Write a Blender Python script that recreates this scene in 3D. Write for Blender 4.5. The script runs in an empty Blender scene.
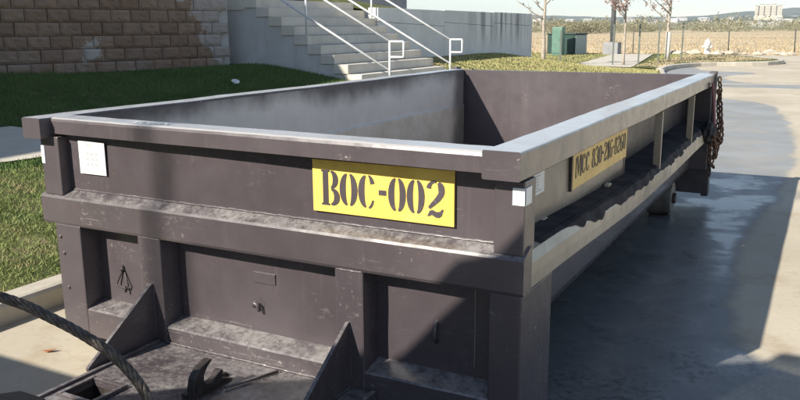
import bpy, bmesh, math, random
import numpy as np
from mathutils import Vector, Matrix, noise as mnoise

random.seed(7)
rng = np.random.default_rng(11)
SC = bpy.context.scene
COL = SC.collection

# ------------------------------------------------------------------ camera
F_PX = 788.64
CAM = Vector((0.847, -2.396, 1.513))
YAW, PIT, ROLL = 0.4941, 0.2145, -0.0064
fw = Vector((-math.sin(YAW) * math.cos(PIT), math.cos(YAW) * math.cos(PIT), -math.sin(PIT)))
rt = Vector((math.cos(YAW), math.sin(YAW), 0))
up = rt.cross(fw)
r2 = math.cos(ROLL) * rt + math.sin(ROLL) * up
u2 = -math.sin(ROLL) * rt + math.cos(ROLL) * up
cd = bpy.data.cameras.new('camera')
cam = bpy.data.objects.new('camera', cd)
COL.objects.link(cam)
cd.sensor_width = 36.0
cd.lens = F_PX * 36.0 / 800.0
cd.clip_start = 0.05
cd.clip_end = 20000
m = Matrix((r2, u2, -fw)).transposed().to_4x4()
m.translation = CAM
cam.matrix_world = m
SC.camera = cam

# ------------------------------------------------------------------ light
SUN = Vector((0.69, 1.56, -1.12)).normalized()      # direction in which the light travels
elev = math.asin(-SUN.z)
world = bpy.data.worlds.new('World')
SC.world = world
world.use_nodes = True
wn = world.node_tree
wn.nodes.clear()
sky = wn.nodes.new('ShaderNodeTexSky')
sky.sky_type = 'NISHITA'
sky.sun_disc = False
sky.sun_elevation = elev
sky.sun_rotation = math.atan2(-SUN.x, -SUN.y)
sky.air_density = 1.0
sky.dust_density = 0.0
sky.ozone_density = 3.0
bg = wn.nodes.new('ShaderNodeBackground')
bg.inputs['Strength'].default_value = 0.09
wo = wn.nodes.new('ShaderNodeOutputWorld')
hs = wn.nodes.new('ShaderNodeHueSaturation')
hs.inputs['Saturation'].default_value = .80
wn.links.new(sky.outputs[0], hs.inputs['Color'])
wn.links.new(hs.outputs[0], bg.inputs[0])
wn.links.new(bg.outputs[0], wo.inputs[0])
sl = bpy.data.lights.new('sun', 'SUN')
sl.energy = 5.0
sl.angle = math.radians(0.53)
sl.color = (1.0, 0.93, 0.82)
so = bpy.data.objects.new('sun', sl)
COL.objects.link(so)
so.location = (-20, -40, 40)
so.rotation_euler = SUN.to_track_quat('-Z', 'Y').to_euler()
SC.view_settings.view_transform = 'Standard'
SC.view_settings.look = 'None'
SC.view_settings.gamma = 1.0
SC.view_settings.exposure = 0.68

# ------------------------------------------------------------------ material helpers
class NT:
    def __init__(self, name):
        self.m = bpy.data.materials.new(name)
        self.m.use_nodes = True
        self.t = self.m.node_tree
        self.b = self.t.nodes['Principled BSDF']
        g = self.t.nodes.new('ShaderNodeNewGeometry')
        self.pos = g.outputs['Position']
        self.nor = g.outputs['Normal']
        self.oi = None
    def link(self, a, b):
        self.t.links.new(a, b)
    def put(self, v, sock):
        if hasattr(v, 'links'):
            self.link(v, sock)
        else:
            if isinstance(v, (tuple, list)) and len(v) == 3 and sock.type == 'RGBA':
                v = (*v, 1)
            sock.default_value = v
    def scale(self, s, off=(0, 0, 0), vec=None):
        n = self.t.nodes.new('ShaderNodeMapping')
        self.link(vec or self.pos, n.inputs['Vector'])
        n.inputs['Scale'].default_value = s
        n.inputs['Location'].default_value = off
        return n.outputs[0]
    def noise(self, sc=1.0, det=4, rough=.55, vec=None, dist=0.0):
        n = self.t.nodes.new('ShaderNodeTexNoise')
        self.link(vec or self.pos, n.inputs['Vector'])
        n.inputs['Scale'].default_value = sc
        n.inputs['Detail'].default_value = det
        n.inputs['Roughness'].default_value = rough
        n.inputs['Distortion'].default_value = dist
        return n.outputs['Fac']
    def voro(self, sc=1.0, vec=None, feat='F1'):
        n = self.t.nodes.new('ShaderNodeTexVoronoi')
        n.feature = feat
        self.link(vec or self.pos, n.inputs['Vector'])
        n.inputs['Scale'].default_value = sc
        return n.outputs['Distance']
    def ramp(self, v, a, b, lo=0.0, hi=1.0):
        n = self.t.nodes.new('ShaderNodeMapRange')
        n.interpolation_type = 'SMOOTHSTEP'
        self.link(v, n.inputs['Value'])
        n.inputs['From Min'].default_value = a
        n.inputs['From Max'].default_value = b
        n.inputs['To Min'].default_value = lo
        n.inputs['To Max'].default_value = hi
        return n.outputs[0]
    def math(self, op, a, b=0.0, c=0.0):
        n = self.t.nodes.new('ShaderNodeMath')
        n.operation = op
        for i, v in enumerate((a, b, c)):
            self.put(v, n.inputs[i])
        return n.outputs[0]
    def mix(self, f, a, b):
        n = self.t.nodes.new('ShaderNodeMix')
        n.data_type = 'RGBA'
        self.put(f, n.inputs[0])
        self.put(a, n.inputs[6])
        self.put(b, n.inputs[7])
        return n.outputs[2]
    def xyz(self, v=None):
        n = self.t.nodes.new('ShaderNodeSeparateXYZ')
        self.link(v or self.pos, n.inputs[0])
        return n.outputs
    def rand(self):
        n = self.t.nodes.new('ShaderNodeObjectInfo')
        return n.outputs['Random']
    def bump(self, h, strength=.3, dist=.01):
        n = self.t.nodes.new('ShaderNodeBump')
        n.inputs['Strength'].default_value = strength
        n.inputs['Distance'].default_value = dist
        self.link(h, n.inputs['Height'])
        self.link(n.outputs[0], self.b.inputs['Normal'])
    def done(self, col=None, rough=None, metal=None, spec=None):
        if col is not None: self.put(col, self.b.inputs['Base Color'])
        if rough is not None: self.put(rough, self.b.inputs['Roughness'])
        if metal is not None: self.put(metal, self.b.inputs['Metallic'])
        if spec is not None: self.put(spec, self.b.inputs['Specular IOR Level'])
        return self.m

def simple(name, c1, c2, sc=6, rough=.6, metal=0, bumps=.15, bsc=60, spec=.5):
    n = NT(name)
    f = n.noise(sc, 5)
    n.bump(n.noise(bsc, 4), bumps, .005)
    return n.done(n.mix(n.ramp(f, .35, .65), c1, c2), rough, metal, spec)

def paint_mat(name, base, light, dust=.55, worn=.0, coat=.35, even=0.0):
    n = NT(name)
    a = n.ramp(n.noise(1.1, 3, .5), .3, .7)
    col = n.mix(a, base, light)
    # dirt runs
    streak = n.ramp(n.noise(1.0, 6, .65, n.scale((17, 17, .8))), .56, .74)
    col = n.mix(n.math('MULTIPLY', streak, .22), col, (.15, .13, .125))
    # rub marks and fine scratches
    msk = n.ramp(n.noise(2.6, 4, .6, n.scale((1, 1, 1), (5, 1, 2))), .50 - worn, .62 - worn)
    s1 = n.ramp(n.noise(1.0, 4, .6, n.scale((7, 7, 150))), .635, .67)
    s2 = n.ramp(n.noise(1.0, 4, .6, n.scale((140, 140, 9))), .68, .71)
    sc = n.math('MULTIPLY', n.math('MAXIMUM', s1, s2), msk)
    col = n.mix(n.math('MULTIPLY', sc, .38), col, (.34, .31, .29))
    scuff = n.math('MULTIPLY', msk, n.ramp(n.noise(34, 7, .8), .56, .66))
    col = n.mix(n.math('MULTIPLY', scuff, .45 + worn * 3), col, (.30, .27, .245))
    # chips down to primer and rust
    chip = n.ramp(n.noise(46, 2, .5), .725 - worn * .3, .74 - worn * .3)
    col = n.mix(n.math('MULTIPLY', n.math('MULTIPLY', chip, msk), .8), col, (.42, .39, .36))
    rust = n.math('MULTIPLY', n.ramp(n.noise(19, 5, .7), .66 - worn * .3, .72), .7)
    col = n.mix(rust, col, (.15, .085, .05))
    nz = n.xyz(n.nor)[2]
    upf = n.math('MULTIPLY', n.ramp(nz, .35, .9), n.ramp(n.math('ADD', n.math('MULTIPLY', n.noise(30, 8, .8), .65), n.math('MULTIPLY', n.noise(4, 4, .6, n.scale((1, 1, 1), (3, 8, 1))), .35)), .40 - even * .4, .62 - even * .3))
    col = n.mix(n.math('MULTIPLY', upf, dust), col, (.52, .50, .475))
    h = n.math('ADD', n.math('MULTIPLY', n.noise(3.2, 2), .9), n.math('MULTIPLY', n.noise(120, 4), .05))
    n.bump(h, .15, .03)
    n.b.inputs['Coat Weight'].default_value = coat
    n.b.inputs['Coat IOR'].default_value = 1.55
    n.put(n.ramp(n.noise(11, 5, .7), .3, .7, .14, .34), n.b.inputs['Coat Roughness'])
    r = n.ramp(n.noise(8, 5), .3, .7, .34, .50)
    r = n.math('ADD', r, n.math('MULTIPLY', scuff, .25))
    return n.done(col, r, 0.0, .45)

PLUM = paint_mat('plum_paint', (.062, .050, .056), (.086, .072, .078), .42, -.02, .5)
PLUM_CLEAN = paint_mat('plum_paint_clean', (.068, .054, .060), (.092, .076, .082), .08, -.05, .3)
PLUM_SHADED = paint_mat('shaded_plum_paint', (.030, .026, .031), (.044, .038, .045), .02, -.04, .1)  # darker copy of the plum paint; shade of the bays is in the colour
RAIL = paint_mat('plum_rail_paint', (.066, .054, .059), (.092, .077, .083), .90, .0, .9, .55)
POSTP = paint_mat('corner_post_paint', (.062, .051, .056), (.086, .072, .077), .1, .05, .06)
PLUM_WORN = paint_mat('plum_paint_scuffed', (.062, .051, .056), (.092, .077, .082), .42, .02, .5)
BELT = paint_mat('tan_lit_belt', (.25, .21, .155), (.43, .37, .28), .35, .06)  # tan base brightens faces turned from the sun; dust and scuffs over it
SIDE = paint_mat('side_panel_lit', (.17, .145, .12), (.26, .225, .18), .5, .02)  # lighter copy of the plum paint, lit look put into the colour

def interior_mat():
    n = NT('interior_worn_paint')
    x, y, z = n.xyz()
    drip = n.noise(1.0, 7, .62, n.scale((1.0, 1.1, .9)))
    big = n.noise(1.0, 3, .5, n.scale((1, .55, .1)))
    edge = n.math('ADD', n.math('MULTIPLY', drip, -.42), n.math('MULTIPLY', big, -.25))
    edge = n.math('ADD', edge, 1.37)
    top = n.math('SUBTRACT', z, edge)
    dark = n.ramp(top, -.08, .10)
    grey = n.mix(n.ramp(n.noise(2.5, 6, .7), .3, .7), (.70, .655, .59), (.80, .75, .68))
    tan = n.mix(n.ramp(n.noise(4, 6, .7), .3, .7), (.64, .57, .46), (.82, .75, .63))
    col = n.mix(n.ramp(z, .772, .778), tan, grey)
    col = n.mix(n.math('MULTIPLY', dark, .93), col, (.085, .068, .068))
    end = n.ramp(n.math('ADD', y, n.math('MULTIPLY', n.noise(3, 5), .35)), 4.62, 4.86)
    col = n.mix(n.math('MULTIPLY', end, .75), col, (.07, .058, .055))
    n.bump(n.noise(9, 4), .25, .02)
    return n.done(col, .5, 0, .4)
INNER = interior_mat()
LEDGE_SHADE = simple('matte_painted_shade', (.032, .030, .034), (.062, .058, .060), 9, .85, 0, .3, 50, .12)  # near-black colour standing in for shade on the ledge and belt top
YELLOW = simple('yellow_plate', (.90, .64, .14), (.78, .53, .11), 9, .5)
CREAM = simple('faded_yellow_plate', (.90, .63, .22), (.78, .53, .18), 9, .5)
WHITE = simple('white_sticker', (.82, .82, .80), (.74, .74, .72), 30, .45)
PRINT = simple('grey_print', (.42, .42, .42), (.5, .5, .5), 30, .6)
REFL = simple('reflector_white', (.88, .88, .84), (.84, .84, .80), 40, .3)
DARKIRON = simple('dark_iron', (.035, .03, .03), (.07, .055, .05), 30, .5, .3)
RUST = simple('rusty_chain', (.10, .055, .038), (.19, .11, .07), 60, .75, .2)
MAROON = simple('maroon_strap', (.15, .025, .035), (.09, .02, .028), 40, .8)
BLACKRAG = simple('black_rag', (.012, .012, .014), (.03, .03, .033), 20, .9)
STEELTUBE = simple('galvanised_tube', (.62, .63, .64), (.72, .72, .71), 20, .35, .0)
DARKGREY = simple('dark_gate_paint', (.045, .038, .042), (.075, .062, .066), 6, .5)
ROLLER = simple('worn_roller_steel', (.10, .09, .085), (.22, .20, .18), 12, .5, .4)
CABLE = simple('greasy_wire_rope', (.05, .04, .033), (.13, .105, .085), 60, .45, .4, .4, 300)
RUBBER = simple('tyre_rubber', (.02, .02, .02), (.035, .034, .033), 20, .85)
TRUCKW = simple('truck_white_paint', (.70, .70, .68), (.62, .62, .60), 3, .35)
GLASSD = simple('truck_glass', (.03, .04, .045), (.03, .04, .045), 3, .08)
STUCCO = simple('tan_stucco', (.42, .36, .28), (.47, .41, .33), 3, .9)
GREYWALL = simple('grey_metal_wall', (.22, .25, .28), (.26, .29, .32), 3, .7)
GREENBOX = simple('green_cabinet', (.10, .20, .15), (.13, .24, .18), 4, .5)
NAVYBOX = simple('dark_transformer', (.022, .052, .042), (.03, .065, .052), 4, .5)
LITBOX = simple('lit_transformer_side', (.42, .47, .43), (.48, .52, .48), 4, .6)  # pale colour stands in for light on the transformer's right side
POLEGREY = simple('pole_grey', (.16, .17, .18), (.21, .22, .23), 5, .5, .3)
HYD = simple('hydrant_paint', (.74, .73, .70), (.66, .65, .62), 20, .5)
POST = simple('dark_t_post', (.06, .065, .055), (.10, .10, .09), 20, .7)
HOTEL = simple('hotel_cream', (.62, .55, .44), (.58, .51, .40), .05, .9)
HOTELD = simple('hotel_recess', (.36, .33, .29), (.40, .36, .31), .05, .9)
TOWN1 = simple('town_pale', (.62, .61, .58), (.55, .54, .52), .05, .9)
TOWN2 = simple('town_roof', (.30, .27, .25), (.34, .30, .27), .05, .9)
BARK = simple('pale_bark', (.34, .29, .235), (.45, .39, .32), 12, .9, 0, .5, 40)
BARKW = simple('white_trunk_wrap', (.60, .56, .49), (.52, .48, .41), 12, .9)
LEAFR = simple('russet_leaf', (.30, .16, .13), (.38, .22, .17), 3, .8)
LEAFB = simple('dry_brown_leaf', (.24, .15, .09), (.32, .20, .10), 3, .8)
STAKE = simple('stake_steel', (.10, .12, .10), (.14, .15, .13), 20, .7)

def concrete_mat(name, c1, c2, stain, sc=1.0, streak=.5):
    n = NT(name)
    a = n.ramp(n.noise(1.3 * sc, 6, .65), .3, .7)
    col = n.mix(a, c1, c2)
    s = n.ramp(n.noise(1.0, 6, .65, n.scale((5, 5, .45))), .5, .72)
    col = n.mix(n.math('MULTIPLY', s, streak), col, stain)
    p = n.ramp(n.noise(60, 3), .62, .75)
    col = n.mix(n.math('MULTIPLY', p, .25), col, stain)
    n.bump(n.noise(45, 5), .25, .006)
    return n.done(col, .88, 0, .3)
CONC_WALL = concrete_mat('retaining_concrete', (.50, .495, .475), (.62, .61, .585), (.37, .365, .355))
CONC_STEP = concrete_mat('step_concrete', (.60, .555, .475), (.70, .655, .57), (.42, .385, .335), 1.0, .3)
CONC_KERB = concrete_mat('kerb_concrete', (.47, .43, .35), (.58, .53, .44), (.30, .27, .22), 3.0, .3)
CONC_PATH = concrete_mat('path_concrete', (.52, .475, .39), (.60, .555, .465), (.33, .32, .30), 2.0, .0)

def conc_wall_far():
    n = NT('streaked_concrete')
    x, y, z = n.xyz()
    col = n.mix(n.ramp(n.noise(1.1, 6, .65), .3, .7), (.66, .655, .64), (.78, .775, .76))
    st = n.ramp(n.noise(1.0, 5, .6, n.scale((3, 3.2, .12))), .47, .62)
    reg = n.math('MULTIPLY', n.ramp(y, 17.0, 19.5), n.ramp(z, .75, 1.7))
    col = n.mix(n.math('MULTIPLY', n.math('MULTIPLY', st, reg), .85), col, (.17, .17, .175))
    n.bump(n.noise(30, 5), .2, .006)
    return n.done(col, .9, 0, .3)
CONC_FAR = conc_wall_far()

def pavement_mat():
    n = NT('pavement_concrete')
    x, y, z = n.xyz()
    dry = n.mix(n.ramp(n.noise(.55, 6, .6), .3, .7), (.45, .395, .30), (.57, .51, .395))
    dry = n.mix(n.math('MULTIPLY', n.ramp(n.noise(28, 4, .6), .5, .75), .35), dry, (.32, .29, .24))
    blot = n.ramp(n.noise(1.9, 6, .7, n.scale((1, 1, 1), (2, 5, 0))), .52, .66)
    dry = n.mix(n.math('MULTIPLY', blot, .45), dry, (.36, .27, .17))
    fine = n.noise(160, 3, .6)
    dry = n.mix(n.math('MULTIPLY', n.ramp(fine, .5, .8), .3), dry, (.28, .255, .21))
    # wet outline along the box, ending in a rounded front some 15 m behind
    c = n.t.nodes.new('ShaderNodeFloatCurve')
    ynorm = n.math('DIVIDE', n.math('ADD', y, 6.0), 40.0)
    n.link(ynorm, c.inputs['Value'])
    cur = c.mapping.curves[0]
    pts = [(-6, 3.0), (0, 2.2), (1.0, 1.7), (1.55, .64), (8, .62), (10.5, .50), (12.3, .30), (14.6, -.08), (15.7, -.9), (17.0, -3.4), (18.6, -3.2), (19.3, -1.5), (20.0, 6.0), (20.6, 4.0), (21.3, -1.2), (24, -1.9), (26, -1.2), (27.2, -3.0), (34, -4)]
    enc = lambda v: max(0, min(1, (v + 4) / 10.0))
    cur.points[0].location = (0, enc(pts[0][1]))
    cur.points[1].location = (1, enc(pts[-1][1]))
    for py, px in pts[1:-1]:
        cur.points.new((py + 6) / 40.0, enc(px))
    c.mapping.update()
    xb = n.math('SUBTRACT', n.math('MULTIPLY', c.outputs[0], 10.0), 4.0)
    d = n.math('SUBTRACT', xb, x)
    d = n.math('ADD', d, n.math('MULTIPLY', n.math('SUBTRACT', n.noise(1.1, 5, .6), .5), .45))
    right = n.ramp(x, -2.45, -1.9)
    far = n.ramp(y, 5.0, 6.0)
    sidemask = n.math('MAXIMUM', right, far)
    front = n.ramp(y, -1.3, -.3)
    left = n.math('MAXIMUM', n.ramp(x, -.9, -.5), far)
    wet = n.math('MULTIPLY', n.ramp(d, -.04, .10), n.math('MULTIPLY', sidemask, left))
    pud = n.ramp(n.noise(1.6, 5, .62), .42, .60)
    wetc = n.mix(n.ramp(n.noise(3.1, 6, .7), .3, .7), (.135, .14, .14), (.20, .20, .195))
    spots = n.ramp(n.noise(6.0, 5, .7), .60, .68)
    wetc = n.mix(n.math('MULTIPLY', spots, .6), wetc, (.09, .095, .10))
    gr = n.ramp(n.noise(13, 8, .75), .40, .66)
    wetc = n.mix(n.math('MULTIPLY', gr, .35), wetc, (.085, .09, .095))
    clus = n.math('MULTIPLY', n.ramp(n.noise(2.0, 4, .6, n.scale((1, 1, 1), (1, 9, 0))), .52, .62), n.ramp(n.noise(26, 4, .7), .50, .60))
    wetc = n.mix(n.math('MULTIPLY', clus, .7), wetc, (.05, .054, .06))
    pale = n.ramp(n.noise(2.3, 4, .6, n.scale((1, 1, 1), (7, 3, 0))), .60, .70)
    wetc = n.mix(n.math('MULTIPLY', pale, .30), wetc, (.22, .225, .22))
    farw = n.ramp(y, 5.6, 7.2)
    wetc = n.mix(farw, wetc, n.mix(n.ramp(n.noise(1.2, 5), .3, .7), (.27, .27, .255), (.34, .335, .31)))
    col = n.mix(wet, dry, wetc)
    # leaf-litter stain, tyre marks
    r_wet = n.ramp(pud, 0, 1, .44, .24)
    r_wet = n.math('ADD', r_wet, n.math('MULTIPLY', farw, .18))
    rough = n.math('ADD', n.math('MULTIPLY', wet, n.math('SUBTRACT', r_wet, .9)), .9)
    hb = n.math('ADD', n.math('MULTIPLY', n.noise(70, 5), .5), n.math('MULTIPLY', n.noise(9, 4), .5))
    n.bump(hb, .20, .006)
    return n.done(col, rough, 0, .45)
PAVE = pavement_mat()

def lawn_mat():
    n = NT('lawn_soil')
    a = n.ramp(n.noise(.9, 6, .6), .3, .7)
    col = n.mix(a, (.075, .10, .03), (.15, .155, .055))
    b = n.ramp(n.noise(3.5, 5, .65), .52, .66)
    col = n.mix(n.math('MULTIPLY', b, .7), col, (.30, .25, .14))
    n.bump(n.noise(60, 5), .8, .03)
    return n.done(col, .95, 0, .2)
LAWN = lawn_mat()

def blade_mat(name, cs, dry, thr):
    n = NT(name)
    a = n.ramp(n.noise(1.3, 4), .3, .7)
    col = n.mix(a, cs[0], cs[1])
    b = n.ramp(n.noise(2.1, 5, .65), thr, thr + .12)
    col = n.mix(b, col, dry)
    f = n.ramp(n.noise(90, 2), .35, .65)
    col = n.mix(n.math('MULTIPLY', f, .4), col, dry)
    m_ = n.done(col, .7, 0, .25)
    n.b.inputs['Transmission Weight'].default_value = 0
    return m_
BLADE = blade_mat('grass_blade', ((.12, .20, .045), (.20, .28, .08)), (.42, .35, .18), .54)
BLADE_G = blade_mat('green_grass_blade', ((.06, .13, .033), (.10, .18, .048)), (.17, .18, .07), .62)
BLADE_Y = blade_mat('yellow_grass_blade', ((.34, .34, .12), (.44, .41, .17)), (.50, .43, .22), .5)
TUFT = blade_mat('dry_field_blade', ((.46, .36, .22), (.55, .45, .30)), (.33, .26, .15), .58)

def field_mat():
    n = NT('dry_field')
    a = n.ramp(n.noise(.05, 6, .65), .3, .7)
    col = n.mix(a, (.47, .375, .24), (.56, .465, .31))
    b = n.ramp(n.noise(1.0, 6, .7, n.scale((.05, .35, 1))), .5, .7)
    col = n.mix(n.math('MULTIPLY', b, .6), col, (.42, .345, .22))
    y = n.xyz()[1]
    far = n.ramp(n.math('ADD', y, n.math('MULTIPLY', n.noise(.01, 4), 120)), 360, 520)
    col = n.mix(far, col, n.mix(n.ramp(n.noise(.012, 6, .7), .35, .65), (.15, .155, .09), (.27, .245, .16)))
    n.bump(n.noise(2.0, 6, .7), .6, .15)
    return n.done(col, .95, 0, .15)
FIELD = field_mat()

def hill_mat():
    n = NT('wooded_hill')
    a = n.ramp(n.noise(.006, 7, .7), .35, .65)
    col = n.mix(a, (.055, .075, .045), (.12, .125, .08))
    b = n.ramp(n.noise(.016, 5, .7), .60, .70)
    col = n.mix(n.math('MULTIPLY', b, .6), col, (.30, .27, .20))
    n.bump(n.noise(.05, 5), .8, 6)
    return n.done(col, .95, 0, .1)
HILL = hill_mat()
SCRUB = blade_mat('scrub_leaf', ((.17, .175, .10), (.26, .25, .16)), (.36, .31, .21), .55)

def block_mat():
    n = NT('split_face_block')
    x, y, z = n.xyz()
    r = n.rand()
    col = n.mix(r, (.245, .160, .112), (.335, .232, .168))
    col = n.mix(n.math('MULTIPLY', n.ramp(n.noise(5, 6, .7), .35, .7), .6), col, (.20, .16, .12))
    col = n.mix(n.math('MULTIPLY', n.ramp(n.noise(70, 3), .55, .75), .45), col, (.36, .29, .22))
    low = n.math('MULTIPLY', n.ramp(z, 1.35, .9), n.ramp(n.noise(1.2, 4), .4, .6))
    col = n.mix(n.math('MULTIPLY', low, .35), col, (.34, .30, .27))
    # pale patch where the colour has come off, at the stair end, and two pale spots
    w = n.math('ADD', y, n.math('MULTIPLY', n.math('SUBTRACT', n.noise(2.6, 7, .65), .5), 1.5))
    w = n.math('ADD', w, n.math('MULTIPLY', n.math('SUBTRACT', z, 1.2), .55))
    pale = n.ramp(w, 8.55, 8.585)
    col = n.mix(n.math('MULTIPLY', pale, .8), col, (.44, .40, .37))
    c = n.t.nodes.new('ShaderNodeVectorMath'); c.operation = 'DISTANCE'
    n.link(n.pos, c.inputs[0]); c.inputs[1].default_value = (-9.45, 6.47, 1.20)
    dd = n.math('ADD', c.outputs['Value'], n.math('MULTIPLY', n.math('SUBTRACT', n.noise(7, 4), .5), .5))
    col = n.mix(n.ramp(dd, .20, .12), col, (.44, .40, .36))
    n.bump(n.noise(40, 6, .7), .7, .02)
    return n.done(col, .95, 0, .2)
BLOCK = block_mat()

# ------------------------------------------------------------------ object helpers
LOC = {}
def tag(o, label=None, cat=None, group=None, kind=None):
    if label: o['label'] = label
    if cat: o['category'] = cat
    if group: o['group'] = group
    if kind: o['kind'] = kind
    return o

def thing(name, label, cat, loc=(0, 0, 0), group=None):
    o = bpy.data.objects.new(name, None)
    o.empty_display_size = .2
    COL.objects.link(o)
    o.location = loc
    LOC[o.name] = Vector(loc)
    return tag(o, label, cat, group)

def link_mesh(name, me, mat, parent=None, smooth=False):
    n = len(me.vertices)
    co = np.empty(n * 3, dtype=np.float32)
    me.vertices.foreach_get('co', co)
    co = co.reshape(-1, 3)
    c = (co.min(0) + co.max(0)) / 2
    c[2] = co[:, 2].min()
    me.vertices.foreach_set('co', (co - c).ravel())
    me.materials.append(mat)
    if smooth:
        me.polygons.foreach_set('use_smooth', [True] * len(me.polygons))
    me.update()
    o = bpy.data.objects.new(name, me)
    COL.objects.link(o)
    c = Vector([float(v) for v in c])
    LOC[o.name] = c
    if parent:
        o.parent = parent
        o.location = c - LOC[parent.name]
    else:
        o.location = c
    return o

def from_data(name, v, f, mat, parent=None, smooth=False):
    me = bpy.data.meshes.new(name)
    me.from_pydata([tuple(p) for p in v], [], f)
    return link_mesh(name, me, mat, parent, smooth)

def from_bm(name, bm, mat, parent=None, smooth=False):
    bmesh.ops.recalc_face_normals(bm, faces=bm.faces)
    me = bpy.data.meshes.new(name)
    bm.to_mesh(me)
    bm.free()
    return link_mesh(name, me, mat, parent, smooth)

def bm_box(bm, x0, x1, y0, y1, z0, z1, M=None):
    vs = [bm.verts.new((x, y, z)) for x in (x0, x1) for y in (y0, y1) for z in (z0, z1)]
    if M:
        for v in vs: v.co = M @ v.co
    for q in ((0, 1, 3, 2), (4, 6, 7, 5), (0, 4, 5, 1), (2, 3, 7, 6), (0, 2, 6, 4), (1, 5, 7, 3)):
        bm.faces.new([vs[i] for i in q])
    return vs

def box(name, x0, x1, y0, y1, z0, z1, mat, parent=None, bev=.004, M=None, seg=2):
    bm = bmesh.new()
    bm_box(bm, x0, x1, y0, y1, z0, z1, M)
    if bev:
        bmesh.ops.recalc_face_normals(bm, faces=bm.faces)
        bmesh.ops.bevel(bm, geom=bm.edges[:], offset=bev, segments=seg, affect='EDGES', profile=.5)
    return from_bm(name, bm, mat, parent)

def prism(name, poly, axis, a, b, mat, parent=None, bev=0.0):
    """poly: 2D outline; extruded along axis from a to b."""
    bm = bmesh.new()
    def P(u, v, w):
        return {'x': (w, u, v), 'y': (u, w, v), 'z': (u, v, w)}[axis]
    A = [bm.verts.new(P(u, v, a)) for u, v in poly]
    B = [bm.verts.new(P(u, v, b)) for u, v in poly]
    bm.faces.new(A); bm.faces.new(B[::-1])
    k = len(poly)
    for i in range(k):
        bm.faces.new((A[i], B[i], B[(i + 1) % k], A[(i + 1) % k]))
    bmesh.ops.recalc_face_normals(bm, faces=bm.faces)
    if bev:
        bmesh.ops.bevel(bm, geom=bm.edges[:], offset=bev, segments=2, affect='EDGES', profile=.5)
    return from_bm(name, bm, mat, parent)

def tube_data(pts, rad, seg=8, closed=False, v=None, f=None):
    v = [] if v is None else v
    f = [] if f is None else f
    pts = [Vector(p) for p in pts]
    base = len(v)
    n = len(pts)
    rads = rad if isinstance(rad, (list, tuple)) else [rad] * n
    nrm = None
    for i, p in enumerate(pts):
        if closed:
            t = (pts[(i + 1) % n] - pts[i - 1]).normalized()
        else:
            t = (pts[min(i + 1, n - 1)] - pts[max(i - 1, 0)]).normalized()
        if nrm is None:
            nrm = t.orthogonal().normalized()
        nrm = (nrm - t * nrm.dot(t)).normalized()
        bi = t.cross(nrm)
        for k in range(seg):
            a = 2 * math.pi * k / seg
            v.append(p + (nrm * math.cos(a) + bi * math.sin(a)) * rads[i])
    rings = n if closed else n - 1
    for i in range(rings):
        for k in range(seg):
            a = base + i * seg + k
            b = base + i * seg + (k + 1) % seg
            c = base + ((i + 1) % n) * seg + (k + 1) % seg
            d = base + ((i + 1) % n) * seg + k
            f.append((a, b, c, d))
    if not closed:
        f.append(tuple(base + k for k in range(seg))[::-1])
        f.append(tuple(base + (n - 1) * seg + k for k in range(seg)))
    return v, f

def tube(name, pts, rad, mat, parent=None, seg=8, closed=False, smooth=True):
    v, f = tube_data(pts, rad, seg, closed)
    return from_data(name, v, f, mat, parent, smooth)

def sheet(name, fn, us, vs, mat, parent=None, smooth=True, thick=0):
    """grid of fn(u,v) -> point"""
    V = [fn(u, w) for u in us for w in vs]
    nv = len(vs)
    Fc = [(i * nv + j, (i + 1) * nv + j, (i + 1) * nv + j + 1, i * nv + j + 1) for i in range(len(us) - 1) for j in range(nv - 1)]
    o = from_data(name, V, Fc, mat, parent, smooth)
    if thick:
        md = o.modifiers.new('thickness', 'SOLIDIFY'); md.thickness = thick; md.offset = -1
    return o

def ls(a, b, n):
    return [a + (b - a) * i / (n - 1) for i in range(n)]

def N(x, y, z=0.0):
    return mnoise.noise(Vector((x, y, z)))

def blades(name, P, hmin, hmax, w, mat, label, lean=.5):
    """one grass object: P is an (n,3) array of roots"""
    n = len(P)
    a = rng.uniform(0, 2 * np.pi, n)
    h = rng.uniform(hmin, hmax, n)
    ln = rng.uniform(.05, lean, n) * h
    b = rng.uniform(0, 2 * np.pi, n)
    dx, dy = np.cos(a) * w / 2, np.sin(a) * w / 2
    V = np.empty((n, 3, 3), dtype=np.float32)
    V[:, 0] = P; V[:, 1] = P; V[:, 2] = P
    V[:, 0, 0] -= dx; V[:, 0, 1] -= dy
    V[:, 1, 0] += dx; V[:, 1, 1] += dy
    V[:, 2, 0] += np.cos(b) * ln; V[:, 2, 1] += np.sin(b) * ln; V[:, 2, 2] += h
    me = bpy.data.meshes.new(name)
    me.vertices.add(n * 3); me.loops.add(n * 3); me.polygons.add(n)
    me.vertices.foreach_set('co', V.ravel())
    me.loops.foreach_set('vertex_index', np.arange(n * 3, dtype=np.int32))
    me.polygons.foreach_set('loop_start', np.arange(0, n * 3, 3, dtype=np.int32))
    me.update(calc_edges=True)
    o = link_mesh(name, me, mat)
    tag(o, label, 'grass', None, 'stuff')
    return o

# ------------------------------------------------------------------ terrain
def sm(t):
    t = max(0.0, min(1.0, t)); return t * t * (3 - 2 * t)
def kerb_x(y):
    if y < 20: return -2.83 - .045 * max(0, y) * .3
    return -3.10 - .9 * sm((y - 20) / 6)
def lawn_z(x, y):
    u = max(0.0, kerb_x(y) - .15 - x)
    a = .11 + .065 * min(u, 4.6) + .235 * max(0, min(u - 4.6, 2.4))
    b = .11 + .150 * min(u, 5.0) + .02 * max(0, u - 5.0)
    z = a + (b - a) * sm((y - 4.5) / 4.5)
    f = 1 - sm((y - 19) / 9)
    z = .10 + (z - .10) * f
    return z + .012 * N(x * .9, y * .9)

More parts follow.
